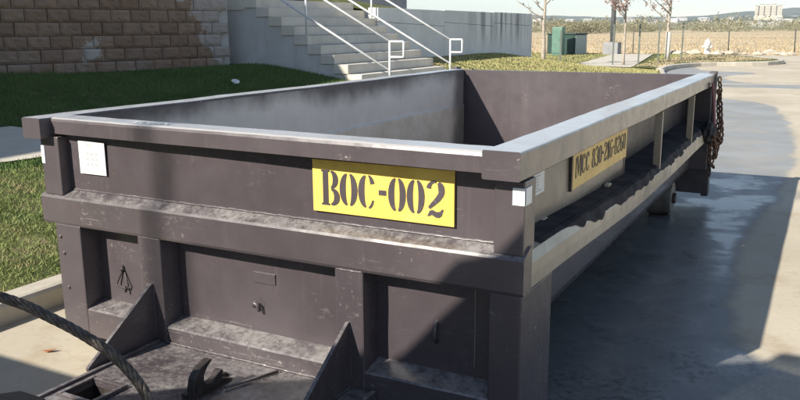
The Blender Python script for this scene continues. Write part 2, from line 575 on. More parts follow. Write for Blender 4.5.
ground = from_data('ground', [(-6000, -3000, -.05), (6000, -3000, -.05), (6000, 7000, -.05), (-6000, 7000, -.05)], [(0, 1, 2, 3)], FIELD)
tag(ground, kind='structure')
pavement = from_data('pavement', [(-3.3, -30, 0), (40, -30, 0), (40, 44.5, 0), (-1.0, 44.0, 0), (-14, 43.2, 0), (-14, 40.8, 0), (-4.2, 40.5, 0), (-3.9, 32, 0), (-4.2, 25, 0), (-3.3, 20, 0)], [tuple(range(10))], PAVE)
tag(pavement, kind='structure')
# shallow gutter crossing the pavement behind the box
gut = from_data('gutter', [(-3.2, 19.72, .004), (40, 33.0, .004), (40, 33.4, .004), (-3.2, 20.02, .004)], [(0, 1, 2, 3)], CONC_PATH)
tag(gut, kind='structure')

us = ls(-13.0, 0, 56); 
def lawn_pt(u, y):
    kx = kerb_x(y) - .148
    x = kx + (u / 13.0) * (13.0 + kx + .2) * 1.0
    x = kx + u * (10.6 / 13.0)
    return (x, y, lawn_z(x, y) - .01)
lawn = sheet('lawn', lawn_pt, ls(-13, 0, 56), ls(-6, 42, 130), LAWN)
tag(lawn, kind='structure')

# paths: across the left lawn, and beyond the box
def path_pt(u, w):
    # u along, w across (0..1)
    x = -5.55 - 2.1 * w + .25 * math.sin(u * .5)
    y = u + 1.2 * w
    if u > 3.2: x += -.02 * (u - 3.2) ** 2
    return (x, y, lawn_z(x, y) + .025)
def side_path(u, w):
    # runs from the kerb side up past the lawn at the left edge of the picture
    d0 = Vector((-5.86, 2.45)); dirv = Vector((.10, .995)); nrm = Vector((-.995, .10))
    p = d0 + dirv * u + nrm * (w * 1.75)
    if u > 1.0: p = d0 + dirv * (1.0 + .35 * (u - 1.0)) + nrm * (w * 1.75) + Vector((.9, -.25)) * (u - 1.0) - Vector((0, .35)) * w * min(1, u - 1.0)
    return (p.x, p.y, lawn_z(p.x, p.y) + .02)
sp = sheet('path', side_path, ls(-8, 3.6, 40), ls(0, 1, 6), CONC_PATH)
tag(sp, kind='structure')
fp = sheet('path', lambda u, w: (-7.4 - .12 * (u - 25) + w * (2.3 - .02 * (u - 25)), u, lawn_z(-7.4 - .12 * (u - 25) + w * 2.2, u) + .02), ls(25.2, 40.5, 20), ls(0, 1, 5), CONC_PATH)
tag(fp, kind='structure')

# kerbs
def kerb_line(name, pts, h=.125, w=.15, seglen=3.0, label=None):
    t = thing(name, label, 'kerb', (pts[0][0], pts[0][1], 0))
    pts = [Vector((p[0], p[1])) for p in pts]
    # resample
    L = [0]
    for a, b in zip(pts, pts[1:]): L.append(L[-1] + (b - a).length)
    def at(s):
        for i in range(len(pts) - 1):
            if s <= L[i + 1] or i == len(pts) - 2:
                k = (s - L[i]) / (L[i + 1] - L[i]); return pts[i].lerp(pts[i + 1], k)
    n = max(1, round(L[-1] / seglen))
    for i in range(n):
        s0, s1 = L[-1] * i / n + .006, L[-1] * (i + 1) / n - .006
        ks = ls(s0, s1, 5)
        v, f = [], []
        for s in ks:
            p = at(s); q = at(min(s + .05, L[-1])); q0 = at(max(s - .05, 0))
            d = (q - q0).normalized(); nn = Vector((-d.y, d.x))
            jit = .004 * N(p.x * 3, p.y * 3)
            for (o, z) in ((0, -.05), (0.0, h * .8), (.012, h * .95), (.035, h), (w, h), (w, -.05)):
                pp = p + nn * o; v.append((pp.x, pp.y, z + (jit if z > 0 else 0)))
        for a in range(4):
            for k in range(5):
                f.append((a * 6 + k, a * 6 + k + 1, (a + 1) * 6 + k + 1, (a + 1) * 6 + k))
        f.append(tuple(range(6))[::-1]); f.append(tuple(24 + k for k in range(6)))
        from_data('kerb_stone', v, f, CONC_KERB, t)
    return t
kerb_line('kerb', [(kerb_x(y), y) for y in ls(-8, 25, 40)] , label='cream concrete kerb between the left lawn and the pavement beside the box')
isl = [(-4.02, 25.1), (-4.15, 26.5), (-4.1, 28.2), (-3.7, 29.9), (-3.0, 30.7), (-2.0, 31.3), (-1.1, 32.2), (-.75, 33.6), (-.9, 35.2), (-2.2, 37.8), (-4.4, 40.4)]
kerb_line('kerb', isl, .15, .22, 3.0, 'pale curved kerb round the corner lawn near the hydrant')
def isl_pt(u, w):
    i = u * (len(isl) - 1); k = min(int(i), len(isl) - 2); fr = i - k
    x = isl[k][0] + (isl[k + 1][0] - isl[k][0]) * fr - .2; y = isl[k][1] + (isl[k + 1][1] - isl[k][1]) * fr
    X = x + (-5.3 - x) * w
    return (X, y, .135 + .03 * math.sin(w * 3) + .012 * N(X, y))
tag(sheet('corner_lawn', isl_pt, ls(0, 1, 40), ls(0, 1, 12), LAWN), kind='structure')

# upper terrace behind the retaining walls
def terr_pt(u, w):
    y = u
    edge = -8.15 if y > 12.9 else -9.95
    x = edge - w * 40
    z = 2.2 if y <= 12.9 else 1.90 + .30 * sm(w * 40 / 6.0) + .50 * sm((22 - y) / 9) * sm(w * 40 / 4.0)
    if y > 20: z -= .25 * sm((y - 20) / 8)
    return (x, y, z + .02 * N(x, y))
ter = sheet('upper_lawn', terr_pt, [-18, -8, 0, 5, 9, 11, 12.9, 12.95] + ls(13.4, 23.0, 16), [0, .01, .03, .06, .1, .15, .25, .5, 1], LAWN)
tag(ter, kind='structure')
tb = from_data('terrace_end', [(-8.15, 23.0, 0), (-60, 23, 0), (-60, 23, 2.2), (-8.15, 23, 1.85)], [(0, 1, 2, 3)], LAWN)
tag(tb, kind='structure')

# grass blades
def scatter(n, x0, x1, y0, y1, ok):
    X = rng.uniform(x0, x1, n); Y = rng.uniform(y0, y1, n)
    out = []
    for x, y in zip(X, Y):
        if ok(x, y): out.append((x, y, lawn_z(x, y) - .012))
    return np.array(out, dtype=np.float32)
def on_path(x, y):
    d = Vector((x + 5.86, y - 2.45)); w = (d.x * -.995 + d.y * .10) / 1.75; u = d.x * .10 + d.y * .995
    return 0 < w < 1 and -8 < u < 1.6
P = scatter(42000, -6.2, -2.9, -.6, 5.2, lambda x, y: x < kerb_x(y) - .16 and not on_path(x, y) and N(x * 1.6, y * 1.6, 4) > -.42 - random.random() * .3)
blades('lawn_grass', P, .015, .04, .008, BLADE, 'sunlit patchy lawn grass between the kerb and the shaded path', 1.6)
P = scatter(90000, -10.2, -5.6, 2.0, 10.5, lambda x, y: not on_path(x, y) and (x + 9.81) * .9605 - (y - 5.42) * .278 > .05 and not (y > 9.4 and x < -5.6))
blades('bank_grass', P, .03, .07, .012, BLADE_G, 'short green grass on the shaded bank below the block wall')
P = scatter(60000, -8.0, -3.4, 12.9, 30, lambda x, y: x > -7.85 and x < kerb_x(y) - .2 and not (x > -7.5 and y > 25 and -7.4 - .12 * (y - 25) < x < -5.1 - .12 * (y - 25)))
blades('far_lawn_grass', P, .015, .04, .02, BLADE_Y, 'yellow green lawn grass beyond the far end of the box', 1.5)
P = scatter(14000, -14, -5.0, 24, 41, lambda x, y: not (-7.5 - .12 * (y - 25) < x < -5.0 - .12 * (y - 25)))
blades('roadside_grass', P, .02, .05, .03, BLADE_Y, 'thin yellow grass round the utility boxes')
P = np.array([(x, y, .135) for x, y in zip(rng.uniform(-5.2, -1.2, 9000), rng.uniform(26, 39, 9000)) if x < -4.3 + 3.0 * max(0, 1 - abs(y - 34) / 4.2) ** .6], dtype=np.float32)
blades('corner_grass', P, .03, .10, .03, TUFT, 'brown dry grass on the kerbed corner below the hydrant')
# dry field in front of the fence line
n_ = 42000
yy = 46 + 130 * rng.random(n_) ** 1.8
xx = (rng.random(n_) - .5) * (20 + yy * 1.25) - yy * .22
P = np.stack([xx, yy, np.full(n_, -.05)], 1).astype(np.float32)
blades('field_grass', P, .05, .20, .07, TUFT, 'tall dry straw grass across the open field', .8)

# ------------------------------------------------------------------ block wall
W0 = Vector((-9.81, 5.42)); WD = Vector((.278, .9605)).normalized(); WN = Vector((WD.y, -WD.x))
bw = thing('block_wall', 'tan split-faced concrete block retaining wall in shade above the grass', 'wall', (W0.x, W0.y, .62))
BH, BL = .203, .338
blockmeshes = []
for k in range(7):
    nu, nv = 9, 6
    v, f = [], []
    for i in range(nu):
        for j in range(nv):
            u = i / (nu - 1); w = j / (nv - 1)
            e = min(u, 1 - u, w, 1 - w)
            d = 0 if e == 0 else .012 + .026 * (mnoise.noise(Vector((u * 3.2 + k * 9, w * 2.4, k * 3.1))) * .9 + .5) + random.uniform(-.004, .004)
            v.append(((u - .5) * (BL - .010), d, w * (BH - .008)))
    for i in range(nu - 1):
        for j in range(nv - 1):
            f.append((i * nv + j, (i + 1) * nv + j, (i + 1) * nv + j + 1, i * nv + j + 1))
    b = len(v)
    hw = (BL - .010) / 2; hz = BH - .008
    v += [(-hw, -.2, 0), (hw, -.2, 0), (hw, -.2, hz), (-hw, -.2, hz), (-hw, 0, 0), (hw, 0, 0), (hw, 0, hz), (-hw, 0, hz)]
    f += [(b, b + 3, b + 7, b + 4), (b + 1, b + 5, b + 6, b + 2), (b + 3, b + 2, b + 6, b + 7), (b, b + 4, b + 5, b + 1)]
    me = bpy.data.meshes.new('block'); me.from_pydata(v, [], f); me.materials.append(BLOCK); me.update()
    blockmeshes.append(me)
ang = math.atan2(WD.y, WD.x)
NC = 9
for c in range(NC):
    off = (c % 2) * .5
    i = -5
    while True:
        s = (i + .5 + off) * BL - .35
        i += 1
        if s + BL / 2 > 3.82: break
        p = W0 + WD * s - WN * (.012 * c - .05)
        o = bpy.data.objects.new('block', random.choice(blockmeshes))
        COL.objects.link(o)
        o.parent = bw
        # block front looks along +WN: local +Y must map to WN
        o.rotation_euler = (random.uniform(-.006, .006), random.uniform(-.006, .006), math.atan2(WN.y, WN.x) - math.pi / 2)
        o.location = Vector((p.x + WN.x * random.uniform(-.006, .006), p.y, .62 + c * BH)) - LOC[bw.name]
a = W0 + WD * -2.2 - WN * .15; b = W0 + WD * 3.80 - WN * .15
pts = [a, b, b - WN * .6, a - WN * .6]
prism('backing', [(p.x, p.y) for p in pts], 'z', .2, 2.4, CONC_WALL, bw)
prism('corner_return', [(a.x - .12, a.y + .12), (-9.45, -16), (-12, -16), (-12, a.y + .12)], 'z', .2, 2.4, BLOCK, bw)

# ------------------------------------------------------------------ stairs
ST = thing('staircase', 'pale concrete outdoor staircase climbing left beside the block wall', 'stairs', (-5.6, 9.45, .4))
TR, RI = .2785, .1662
xs0, zs0 = -6.268, .728            # near nosing of one tread
k0 = -2
for k in range(k0, 9):
    xf = xs0 - TR * k; zt = zs0 + RI * k
    bm = bmesh.new()
    bm_box(bm, xf - TR - .02, xf, 9.45, 12.85, zt - RI + .004, zt)
    bmesh.ops.recalc_face_normals(bm, faces=bm.faces)
    bmesh.ops.bevel(bm, geom=bm.edges[:], offset=.008, segments=2, affect='EDGES', profile=.5)
    from_bm('step', bm, CONC_STEP, ST)
xt = xs0 - TR * 9; zt = zs0 + RI * 8
box('landing', xt - 2.5, xt - .024, 9.45, 12.85, zt - .2, zt - .003, CONC_STEP, ST, .008)
poly = [(xs0 - TR * k0 - .03, -.1)]
for k in range(k0, 9):
    xf = xs0 - TR * k - .03; zz = zs0 + RI * (k - 1) + .001
    poly += [(xf, zz), (xf - TR, zz)]
poly += [(xt - 2.5, zs0 + RI * 7), (xt - 2.5, -.1)]
prism('side_wall', poly, 'y', 9.475, 9.75, CONC_WALL, ST)
prism('side_wall', poly, 'y', 12.55, 12.83, CONC_WALL, ST)

def railing(y, xb, zb, label, post_x):
    t = thing('stair_railing', label, 'railing', (xb, y, zb - .95), 'stair railings')
    sl_ = .548
    top = lambda x: zb + (xb - x) * sl_
    x_end = -8.9
    tube('top_rail', [(x_end, y, top(x_end)), (xb, y, zb)], .021, STEELTUBE, t)
    tube('lower_rail', [(x_end, y, top(x_end) - .49), (xb - .0, y, zb - .49)], .021, STEELTUBE, t)
    tube('end_loop', [(xb, y, zb), (xb + .26, y, zb), (xb + .27, y, zb - .01), (xb + .27, y, zb - .25), (xb + .26, y, zb - .26), (xb, y, zb - .26)], .02, STEELTUBE, t)
    tube('post', [(xb, y, zb - .95), (xb, y, zb + .01)], .021, STEELTUBE, t)
    for px in post_x:
        zz = zs0 + RI * math.floor((xs0 - px) / TR)
        tube('post', [(px, y, zz - .02), (px, y, top(px))], .021, STEELTUBE, t)
railing(9.52, -5.753, 1.294, 'nearer white tube railing with square end loop on the staircase', [-7.447, -8.8])
railing(12.78, -6.12, 1.279, 'farther white tube railing of the staircase against the grey concrete wall', [-8.0, -8.85])

# ------------------------------------------------------------------ concrete retaining wall
cw = thing('concrete_wall', 'low grey concrete retaining wall with dark streaks beyond the stairs', 'wall', (-7.9, 18, .5))
for (y0, y1) in ((12.9, 16.3), (16.312, 19.7), (19.712, 23.1)):
    prism('wall_panel', [(y0, -.1), (y1, -.1), (y1, 1.55 + .0), (y0, 1.65)], 'x', -8.15, -7.90, CONC_FAR, cw, .006)
    prism('wall_panel', [(y0, 1.658), (y1, 1.558), (y1, 1.945), (y0, 1.955)], 'x', -8.15, -7.903, CONC_FAR, cw, .006)

# ------------------------------------------------------------------ buildings that shade the scene / close the view
def building(name, label, x0, x1, y0, y1, z0, z1, wmat, wins, face):
    t = thing(name, label, 'building', ((x0 + x1) / 2, (y0 + y1) / 2, z0))
    box('wall', x0, x1, y0, y1, z0, z1, wmat, t, .02)
    box('roof_coping', x0 - .1, x1 + .1, y0 - .1, y1 + .1, z1 + .003, z1 + .2, CONC_WALL, t, .02)
    for (a, b, c, d) in wins:
        if face == 'x':
            w = box('window', x1 - .03, x1 + .04, a, b, c, d, STEELTUBE, t, .01)
            box('pane', x1 + .02, x1 + .045, a + .08, b - .08, c + .08, d - .08, GLASSD, w, 0)
        else:
            w = box('window', a, b, y0 - .04, y0 + .03, c, d, STEELTUBE, t, .01)
            box('pane', a + .08, b - .08, y0 - .045, y0 - .02, c + .08, d - .08, GLASSD, w, 0)
    return t
sb = thing('shade_building', 'unseen tan stucco building added above the block wall for its shade', 'building', (-14, -5, 2.15))  # added out of view, height set for the shade on bank and stairs
prism('wall', [(-10.62, 4.4), (-9.75, -15), (-19, -15), (-19, 4.4)], 'z', 2.15, 6.70, STUCCO, sb)  # wall, coping and windows here are parts of the added shade building
prism('roof_coping', [(-10.57, 4.45), (-9.70, -15.05), (-19.05, -15.05), (-19.05, 4.45)], 'z', 6.703, 6.90, CONC_WALL, sb)
for y_ in (-13, -10, -7, -4, -1):
    for z_ in (2.9, 4.9):
        xf_ = -10.62 - .0448 * (y_ - 4.4)
        w_ = box('window', xf_ - .06, xf_ + .05, y_, y_ + 1.3, z_, z_ + 1.3, STEELTUBE, sb, .01)
        box('pane', xf_ + .03, xf_ + .055, y_ + .08, y_ + 1.22, z_ + .08, z_ + 1.22, GLASSD, w_, 0)
building('grey_building', 'grey building on the terrace behind the concrete wall', -36, -24.6, 36, 46, 2.0, 8.0, GREYWALL, [(-33.5, -31.8, 4.2, 5.8), (-29, -27.3, 4.2, 5.8)], 'y')

# ------------------------------------------------------------------ the roll-off container
D = thing('roll_off_dumpster', 'open plum brown steel roll-off dumpster with yellow BOC-002 plate', 'dumpster', (-1.22, 2.4, 0))
WX = -2.44
LEN = 4.82
# -- top rails
def wob(o, amp=.004, sc=1.3, axis=None):
    me = o.data
    L0 = LOC[o.name]
    for v in me.vertices:
        p = v.co + L0
        v.co += Vector((N(p.x * sc, p.y * sc, 1.7), N(p.x * sc, p.y * sc, 5.1), N(p.x * sc, p.y * sc, 9.3))) * amp
def rail_y(name, x0, x1, y0, y1, z0, z1, mat, n=40, amp=.004):
    prof = [(x0, z0 + .004), (x0, z1 - .007), (x0 + .002, z1 - .002), (x0 + .007, z1), (x1 - .007, z1), (x1 - .002, z1 - .002), (x1, z1 - .007), (x1, z0 + .004), (x1 - .004, z0), (x0 + .004, z0)]
    v, f = [], []
    k = len(prof)
    for i, y in enumerate(ls(y0, y1, n)):
        for (x, z) in prof:
            dx = amp * N(y * 1.4, 3.3, x) ; dz = amp * N(y * 1.7, 8.1, x)
            if z > z1 - .02: dz += .3 * amp * N(y * 7, x * 30)
            v.append((x + dx, y, z + dz))
    for i in range(n - 1):
        for j in range(k):
            f.append((i * k + j, i * k + (j + 1) % k, (i + 1) * k + (j + 1) % k, (i + 1) * k + j))
    f.append(tuple(range(k))[::-1]); f.append(tuple((n - 1) * k + j for j in range(k)))
    return from_data(name, v, f, mat, D)
rail_y('side_rail', -.135, 0.0, 0.0, LEN + .02, 1.021, 1.12, RAIL)
rail_y('side_rail', WX, WX + .12, 0.0, LEN + .02, 1.022, 1.118, RAIL)
# front rail, slightly bent: set back at its left end
def front_rail():
    prof = lambda y0, y1, z0, z1: [(y0, z0 + .012), (y0, z1 - .016), (y0 + .004, z1 - .005), (y0 + .016, z1), (y1 - .01, z1), (y1, z1 - .01), (y1, z0)]
    v, f = [], []
    n = 50
    for i, x in enumerate(ls(WX + .118, -.100, n)):
        t = i / (n - 1)
        y0 = .058 * (1 - t) ** 1.5 + .0015
        zz = .003 * N(x * 1.5, 4.4)
        for (y, z) in prof(y0 + .004 * (1 - t) * N(x * 2, 1.1), y0 + .135, 1.031, 1.117 - .002 * t):
            v.append((x, y, z + zz + (.0015 * N(x * 9, y * 20) if z > 1.1 else 0)))
    k = 7
    for i in range(n - 1):
        for j in range(k):
            f.append((i * k + j, i * k + (j + 1) % k, (i + 1) * k + (j + 1) % k, (i + 1) * k + j))
    f.append(tuple(range(k))[::-1]); f.append(tuple((n - 1) * k + j for j in range(k)))
    return from_data('front_rail', v, f, RAIL, D)
front_rail()
# -- upper headboard
def upper_panel(x, z):
    y = .108 + .004 * N(x * 1.8, z * 2.2) + .003 * N(x * 5, z * 4, 3)
    return (x, y, z)
sheet('front_panel', upper_panel, ls(WX + .10, -.05, 70), ls(.74, 1.06, 16), PLUM, D, thick=.02)
# -- upper posts
box('corner_post', WX + .045, WX + .165, .052, .17, .752, 1.03, PLUM, D, .005)
box('corner_post', -.112, -.004, .06, .175, .752, 1.012, PLUM, D, .005)
# -- belt across the front with sloped top ledge
def front_belt():
    n = 80
    v, f = [], []
    for i, x in enumerate(ls(WX + .018, .004, n)):
        b = .003 * N(x * 2.1, 7) + .0015 * N(x * 9, 2)
        t = .004 * N(x * 6.0, 9.1) + .003 * N(x * 19, 4.2)
        pr = [(.052 + b, .612), (.046 + b, .624), (.046 + b, .738 + .3 * t), (.052 + b, .748 + .3 * t), (.112, .776 + t), (.13, .776), (.13, .612)]
        v += [(x, y, z) for (y, z) in pr]
    k = 7
    for i in range(n - 1):
        for j in range(k):
            f.append((i * k + j, i * k + (j + 1) % k, (i + 1) * k + (j + 1) % k, (i + 1) * k + j))
    f.append(tuple(range(k))[::-1]); f.append(tuple((n - 1) * k + j for j in range(k)))
    return from_data('front_belt', v, f, PLUM_WORN, D)
front_belt()
# weld beads along the ledge
def weld(name, a, b, r, mat, n=60, jit=.5):
    a, b = Vector(a), Vector(b)
    pts = [a.lerp(b, i / (n - 1)) + Vector((0, 0, r * jit * N(i * .9, a.x))) for i in range(n)]
    return tube(name, pts, [r * (.7 + .5 * abs(N(i * .7, b.x * 3 + 1))) for i in range(n)], mat, D, 6)
weld('weld_bead', (WX + .17, .106, .776), (-.115, .106, .776), .006, PLUM_WORN, 120)
# -- lower front: posts, recessed panels, sloped sill
LP = [(WX + .098, WX + .262), (-1.808, -1.672), (-.760, -.632), (-.122, -.0015)]
def fpost(x0, x1, y1):
    return box('front_post', x0, x1, .05, y1, .06, .613, PLUM, D, .006)
box('corner_post', WX + .095, WX + .262, .05, .39, .06, .613, PLUM, D, .006)
fpost(*LP[1], .20); fpost(*LP[2], .20)
box('corner_post', LP[3][0], LP[3][1], .05, .39, .06, .613, POSTP, D, .006)
for (xa, xb) in ((LP[0][1], LP[1][0]), (LP[1][1], LP[2][0]), (LP[2][1], LP[3][0])):
    cxm = (xa + xb) / 2
    sheet('recessed_panel', lambda x, z, c=cxm: (x, .160 + .006 * N(x * 2.3, z * 2.6, c) + .004 * N(x * 6, z * 6, c), z), ls(xa - .02, xb + .02, 24), ls(.10, .63, 16), PLUM, D, thick=.02)
    n = 30
    v, f = [], []
    for i, x in enumerate(ls(xa - .003, xb + .003, n)):
        t = .002 * N(x * 7, 3)
        v += [(x, y, z + t) for (y, z) in ((.053, .07), (.053, .200), (.060, .207), (.166, .230), (.19, .230), (.19, .07))]
    for i in range(n - 1):
        for j in range(6):
            f.append((i * 6 + j, i * 6 + (j + 1) % 6, (i + 1) * 6 + (j + 1) % 6, (i + 1) * 6 + j))
    f.append(tuple(range(6))[::-1]); f.append(tuple((n - 1) * 6 + j for j in range(6)))
    from_data('front_sill', v, f, PLUM_WORN, D)
# -- nose deck with gussets, pocket and hook
bm = bmesh.new()
dx0, dx1, hx0, hx1, hy0, hy1 = -1.70, -.60, -1.645, -1.495, -.52, -.385
ys = [-.95, hy0, hy1, .053]; xs = [dx0, hx0, hx1, -1.2, dx1]
for zt_, zb_ in ((.130, .112),):
    for i in range(4):
        for j in range(3):
            if i == 1 and j == 1: continue
            bm_box(bm, xs[i], xs[i + 1], ys[j], ys[j + 1], zb_, zt_)
bmesh.ops.remove_doubles(bm, verts=bm.verts, dist=1e-5)
# drop interior faces
seen = {}
for fc in list(bm.faces):
    key = tuple(round(c, 4) for c in fc.calc_center_median())
    seen.setdefault(key, []).append(fc)
bmesh.ops.delete(bm, geom=[x for g in seen.values() if len(g) > 1 for x in g], context='FACES_ONLY')
deck = from_bm('nose_deck', bm, PLUM_WORN, D)
box('deck_side', dx0 - .022, dx0 - .001, -.95, .049, .03, .142, PLUM, D, .004)
box('deck_side', dx1 + .001, dx1 + .022, -.95, .049, .03, .142, PLUM, D, .004)
# raised rim of the pocket
for (a, b, c, d) in ((hx0 - .022, hx0 - .002, hy0 - .02, hy1 + .02), (hx1 + .002, hx1 + .022, hy0 - .02, hy1 + .02)):
    box('pocket_rim', a, b, c, d, .131, .146, PLUM_WORN, D, .003)
for (c, d) in ((hy0 - .022, hy0 - .002), (hy1 + .002, hy1 + .022)):
    box('pocket_rim', hx0 - .001, hx1 + .001, c, d, .1315, .1445, PLUM_WORN, D, .003)
for (a, b, c, d) in ((hx0 - .012, hx0 - .001, hy0 - .01, hy1 + .01), (hx1 + .001, hx1 + .012, hy0 - .01, hy1 + .01), (hx0 - .0005, hx1 + .0005, hy0 - .012, hy0 - .001), (hx0 - .0005, hx1 + .0005, hy1 + .001, hy1 + .012)):
    box('pocket_wall', a, b, c, d, .03, .110, DARKIRON, D, 0)
box('pocket_bottom', hx0 - .01, hx1 + .01, hy0 - .01, hy1 + .01, .025, .03, DARKIRON, D, 0)
for gx in (-1.738, -.703):
    prism('gusset', [(.051, .131), (.051, .402), (.040, .402), (-.335, .1475), (-.335, .131)], 'x', gx - .008, gx + .008, PLUM, D, .002)
# cable hook: curved horn standing on the deck
hook = [(-.33, .131), (-.33, .175), (-.318, .215), (-.285, .248), (-.235, .262), (-.215, .258), (-.245, .240), (-.268, .212), (-.270, .185), (-.250, .166), (-.215, .168), (-.17, .195), (-.160, .193), (-.166, .158), (-.10, .131)]
hm = Matrix.Rotation(math.radians(-14), 4, 'Z')
ho = prism('cable_hook', hook, 'x', -1.195, -1.160, DARKIRON, D, .003)
prism('hook_lug', [(-.335, .131), (-.335, .150), (-.10, .150), (-.08, .131)], 'x', -1.222, -1.197, DARKIRON, D, .003)
for gx in (-1.738, -.703):
    for sg in (-.010, .010):
        weld('weld_bead', (gx + sg, -.32, .1335), (gx + sg, .045, .1335), .005, PLUM_WORN, 40)
        weld('weld_bead', (gx + sg, .047, .14), (gx + sg, .047, .385), .004, PLUM_WORN, 30)
weld('weld_bead', (-1.68, .049, .134), (-.72, .049, .134), .006, PLUM_WORN, 90)
weld('weld_bead', (-1.158, -.32, .133), (-1.158, -.12, .133), .005, DARKIRON, 20)
for (xa, xb) in LP[1:3]:
    weld('weld_bead', (xa + .005, .051, .610), (xb - .005, .051, .610), .004, PLUM_WORN, 20)
tube('deck_rod', [(-1.12, -.20, .140), (-1.03, .02, .138)], .006, PLUM_WORN, D)
# -- small hardware on the recessed panels
def loop_ring(name, x, y, z, w, h, r, mat):
    pts = [(x - w * .08, y, z + h), (x - w * .5, y - .012, z + h * .15), (x - w * .42, y - .016, z), (x + w * .35, y - .016, z - h * .08), (x + w * .5, y - .012, z + h * .1), (x + w * .08, y, z + h)]
    return tube(name, pts, r, mat, D, 6, True)
loop_ring('panel_ring', -2.03, 0.156, .315, .075, .075, .004, DARKIRON)
tube('ring_tab', [(-2.03, 0.163, .415), (-2.03, 0.140, .392)], .006, DARKIRON, D)
tube('ring_tab', [(-2.012, 0.140, .318), (-2.008, 0.140, .290)], .006, DARKIRON, D)
tube('panel_loop', [(-1.245, .168, .335), (-1.24, .140, .352), (-1.226, .132, .368), (-1.214, .136, .355), (-1.208, .140, .330)], .009, PLUM_WORN, D)
tube('panel_loop', [(-.372, .168, .430), (-.372, .140, .41), (-.374, .136, .36), (-.372, .153, .345)], .008, PLUM_WORN, D)
box('cover_plate', -1.245, -1.128, .154, .165, .452, .500, PLUM_WORN, D, .002)
for (bx_, bz) in ((WX + .125, .55), (WX + .14, .47), (WX + .15, .30)):
    bm = bmesh.new(); bmesh.ops.create_uvsphere(bm, u_segments=8, v_segments=6, radius=.010, matrix=Matrix.Translation((bx_, .05, bz)))
    from_bm('rivet', bm, PLUM_WORN, D)
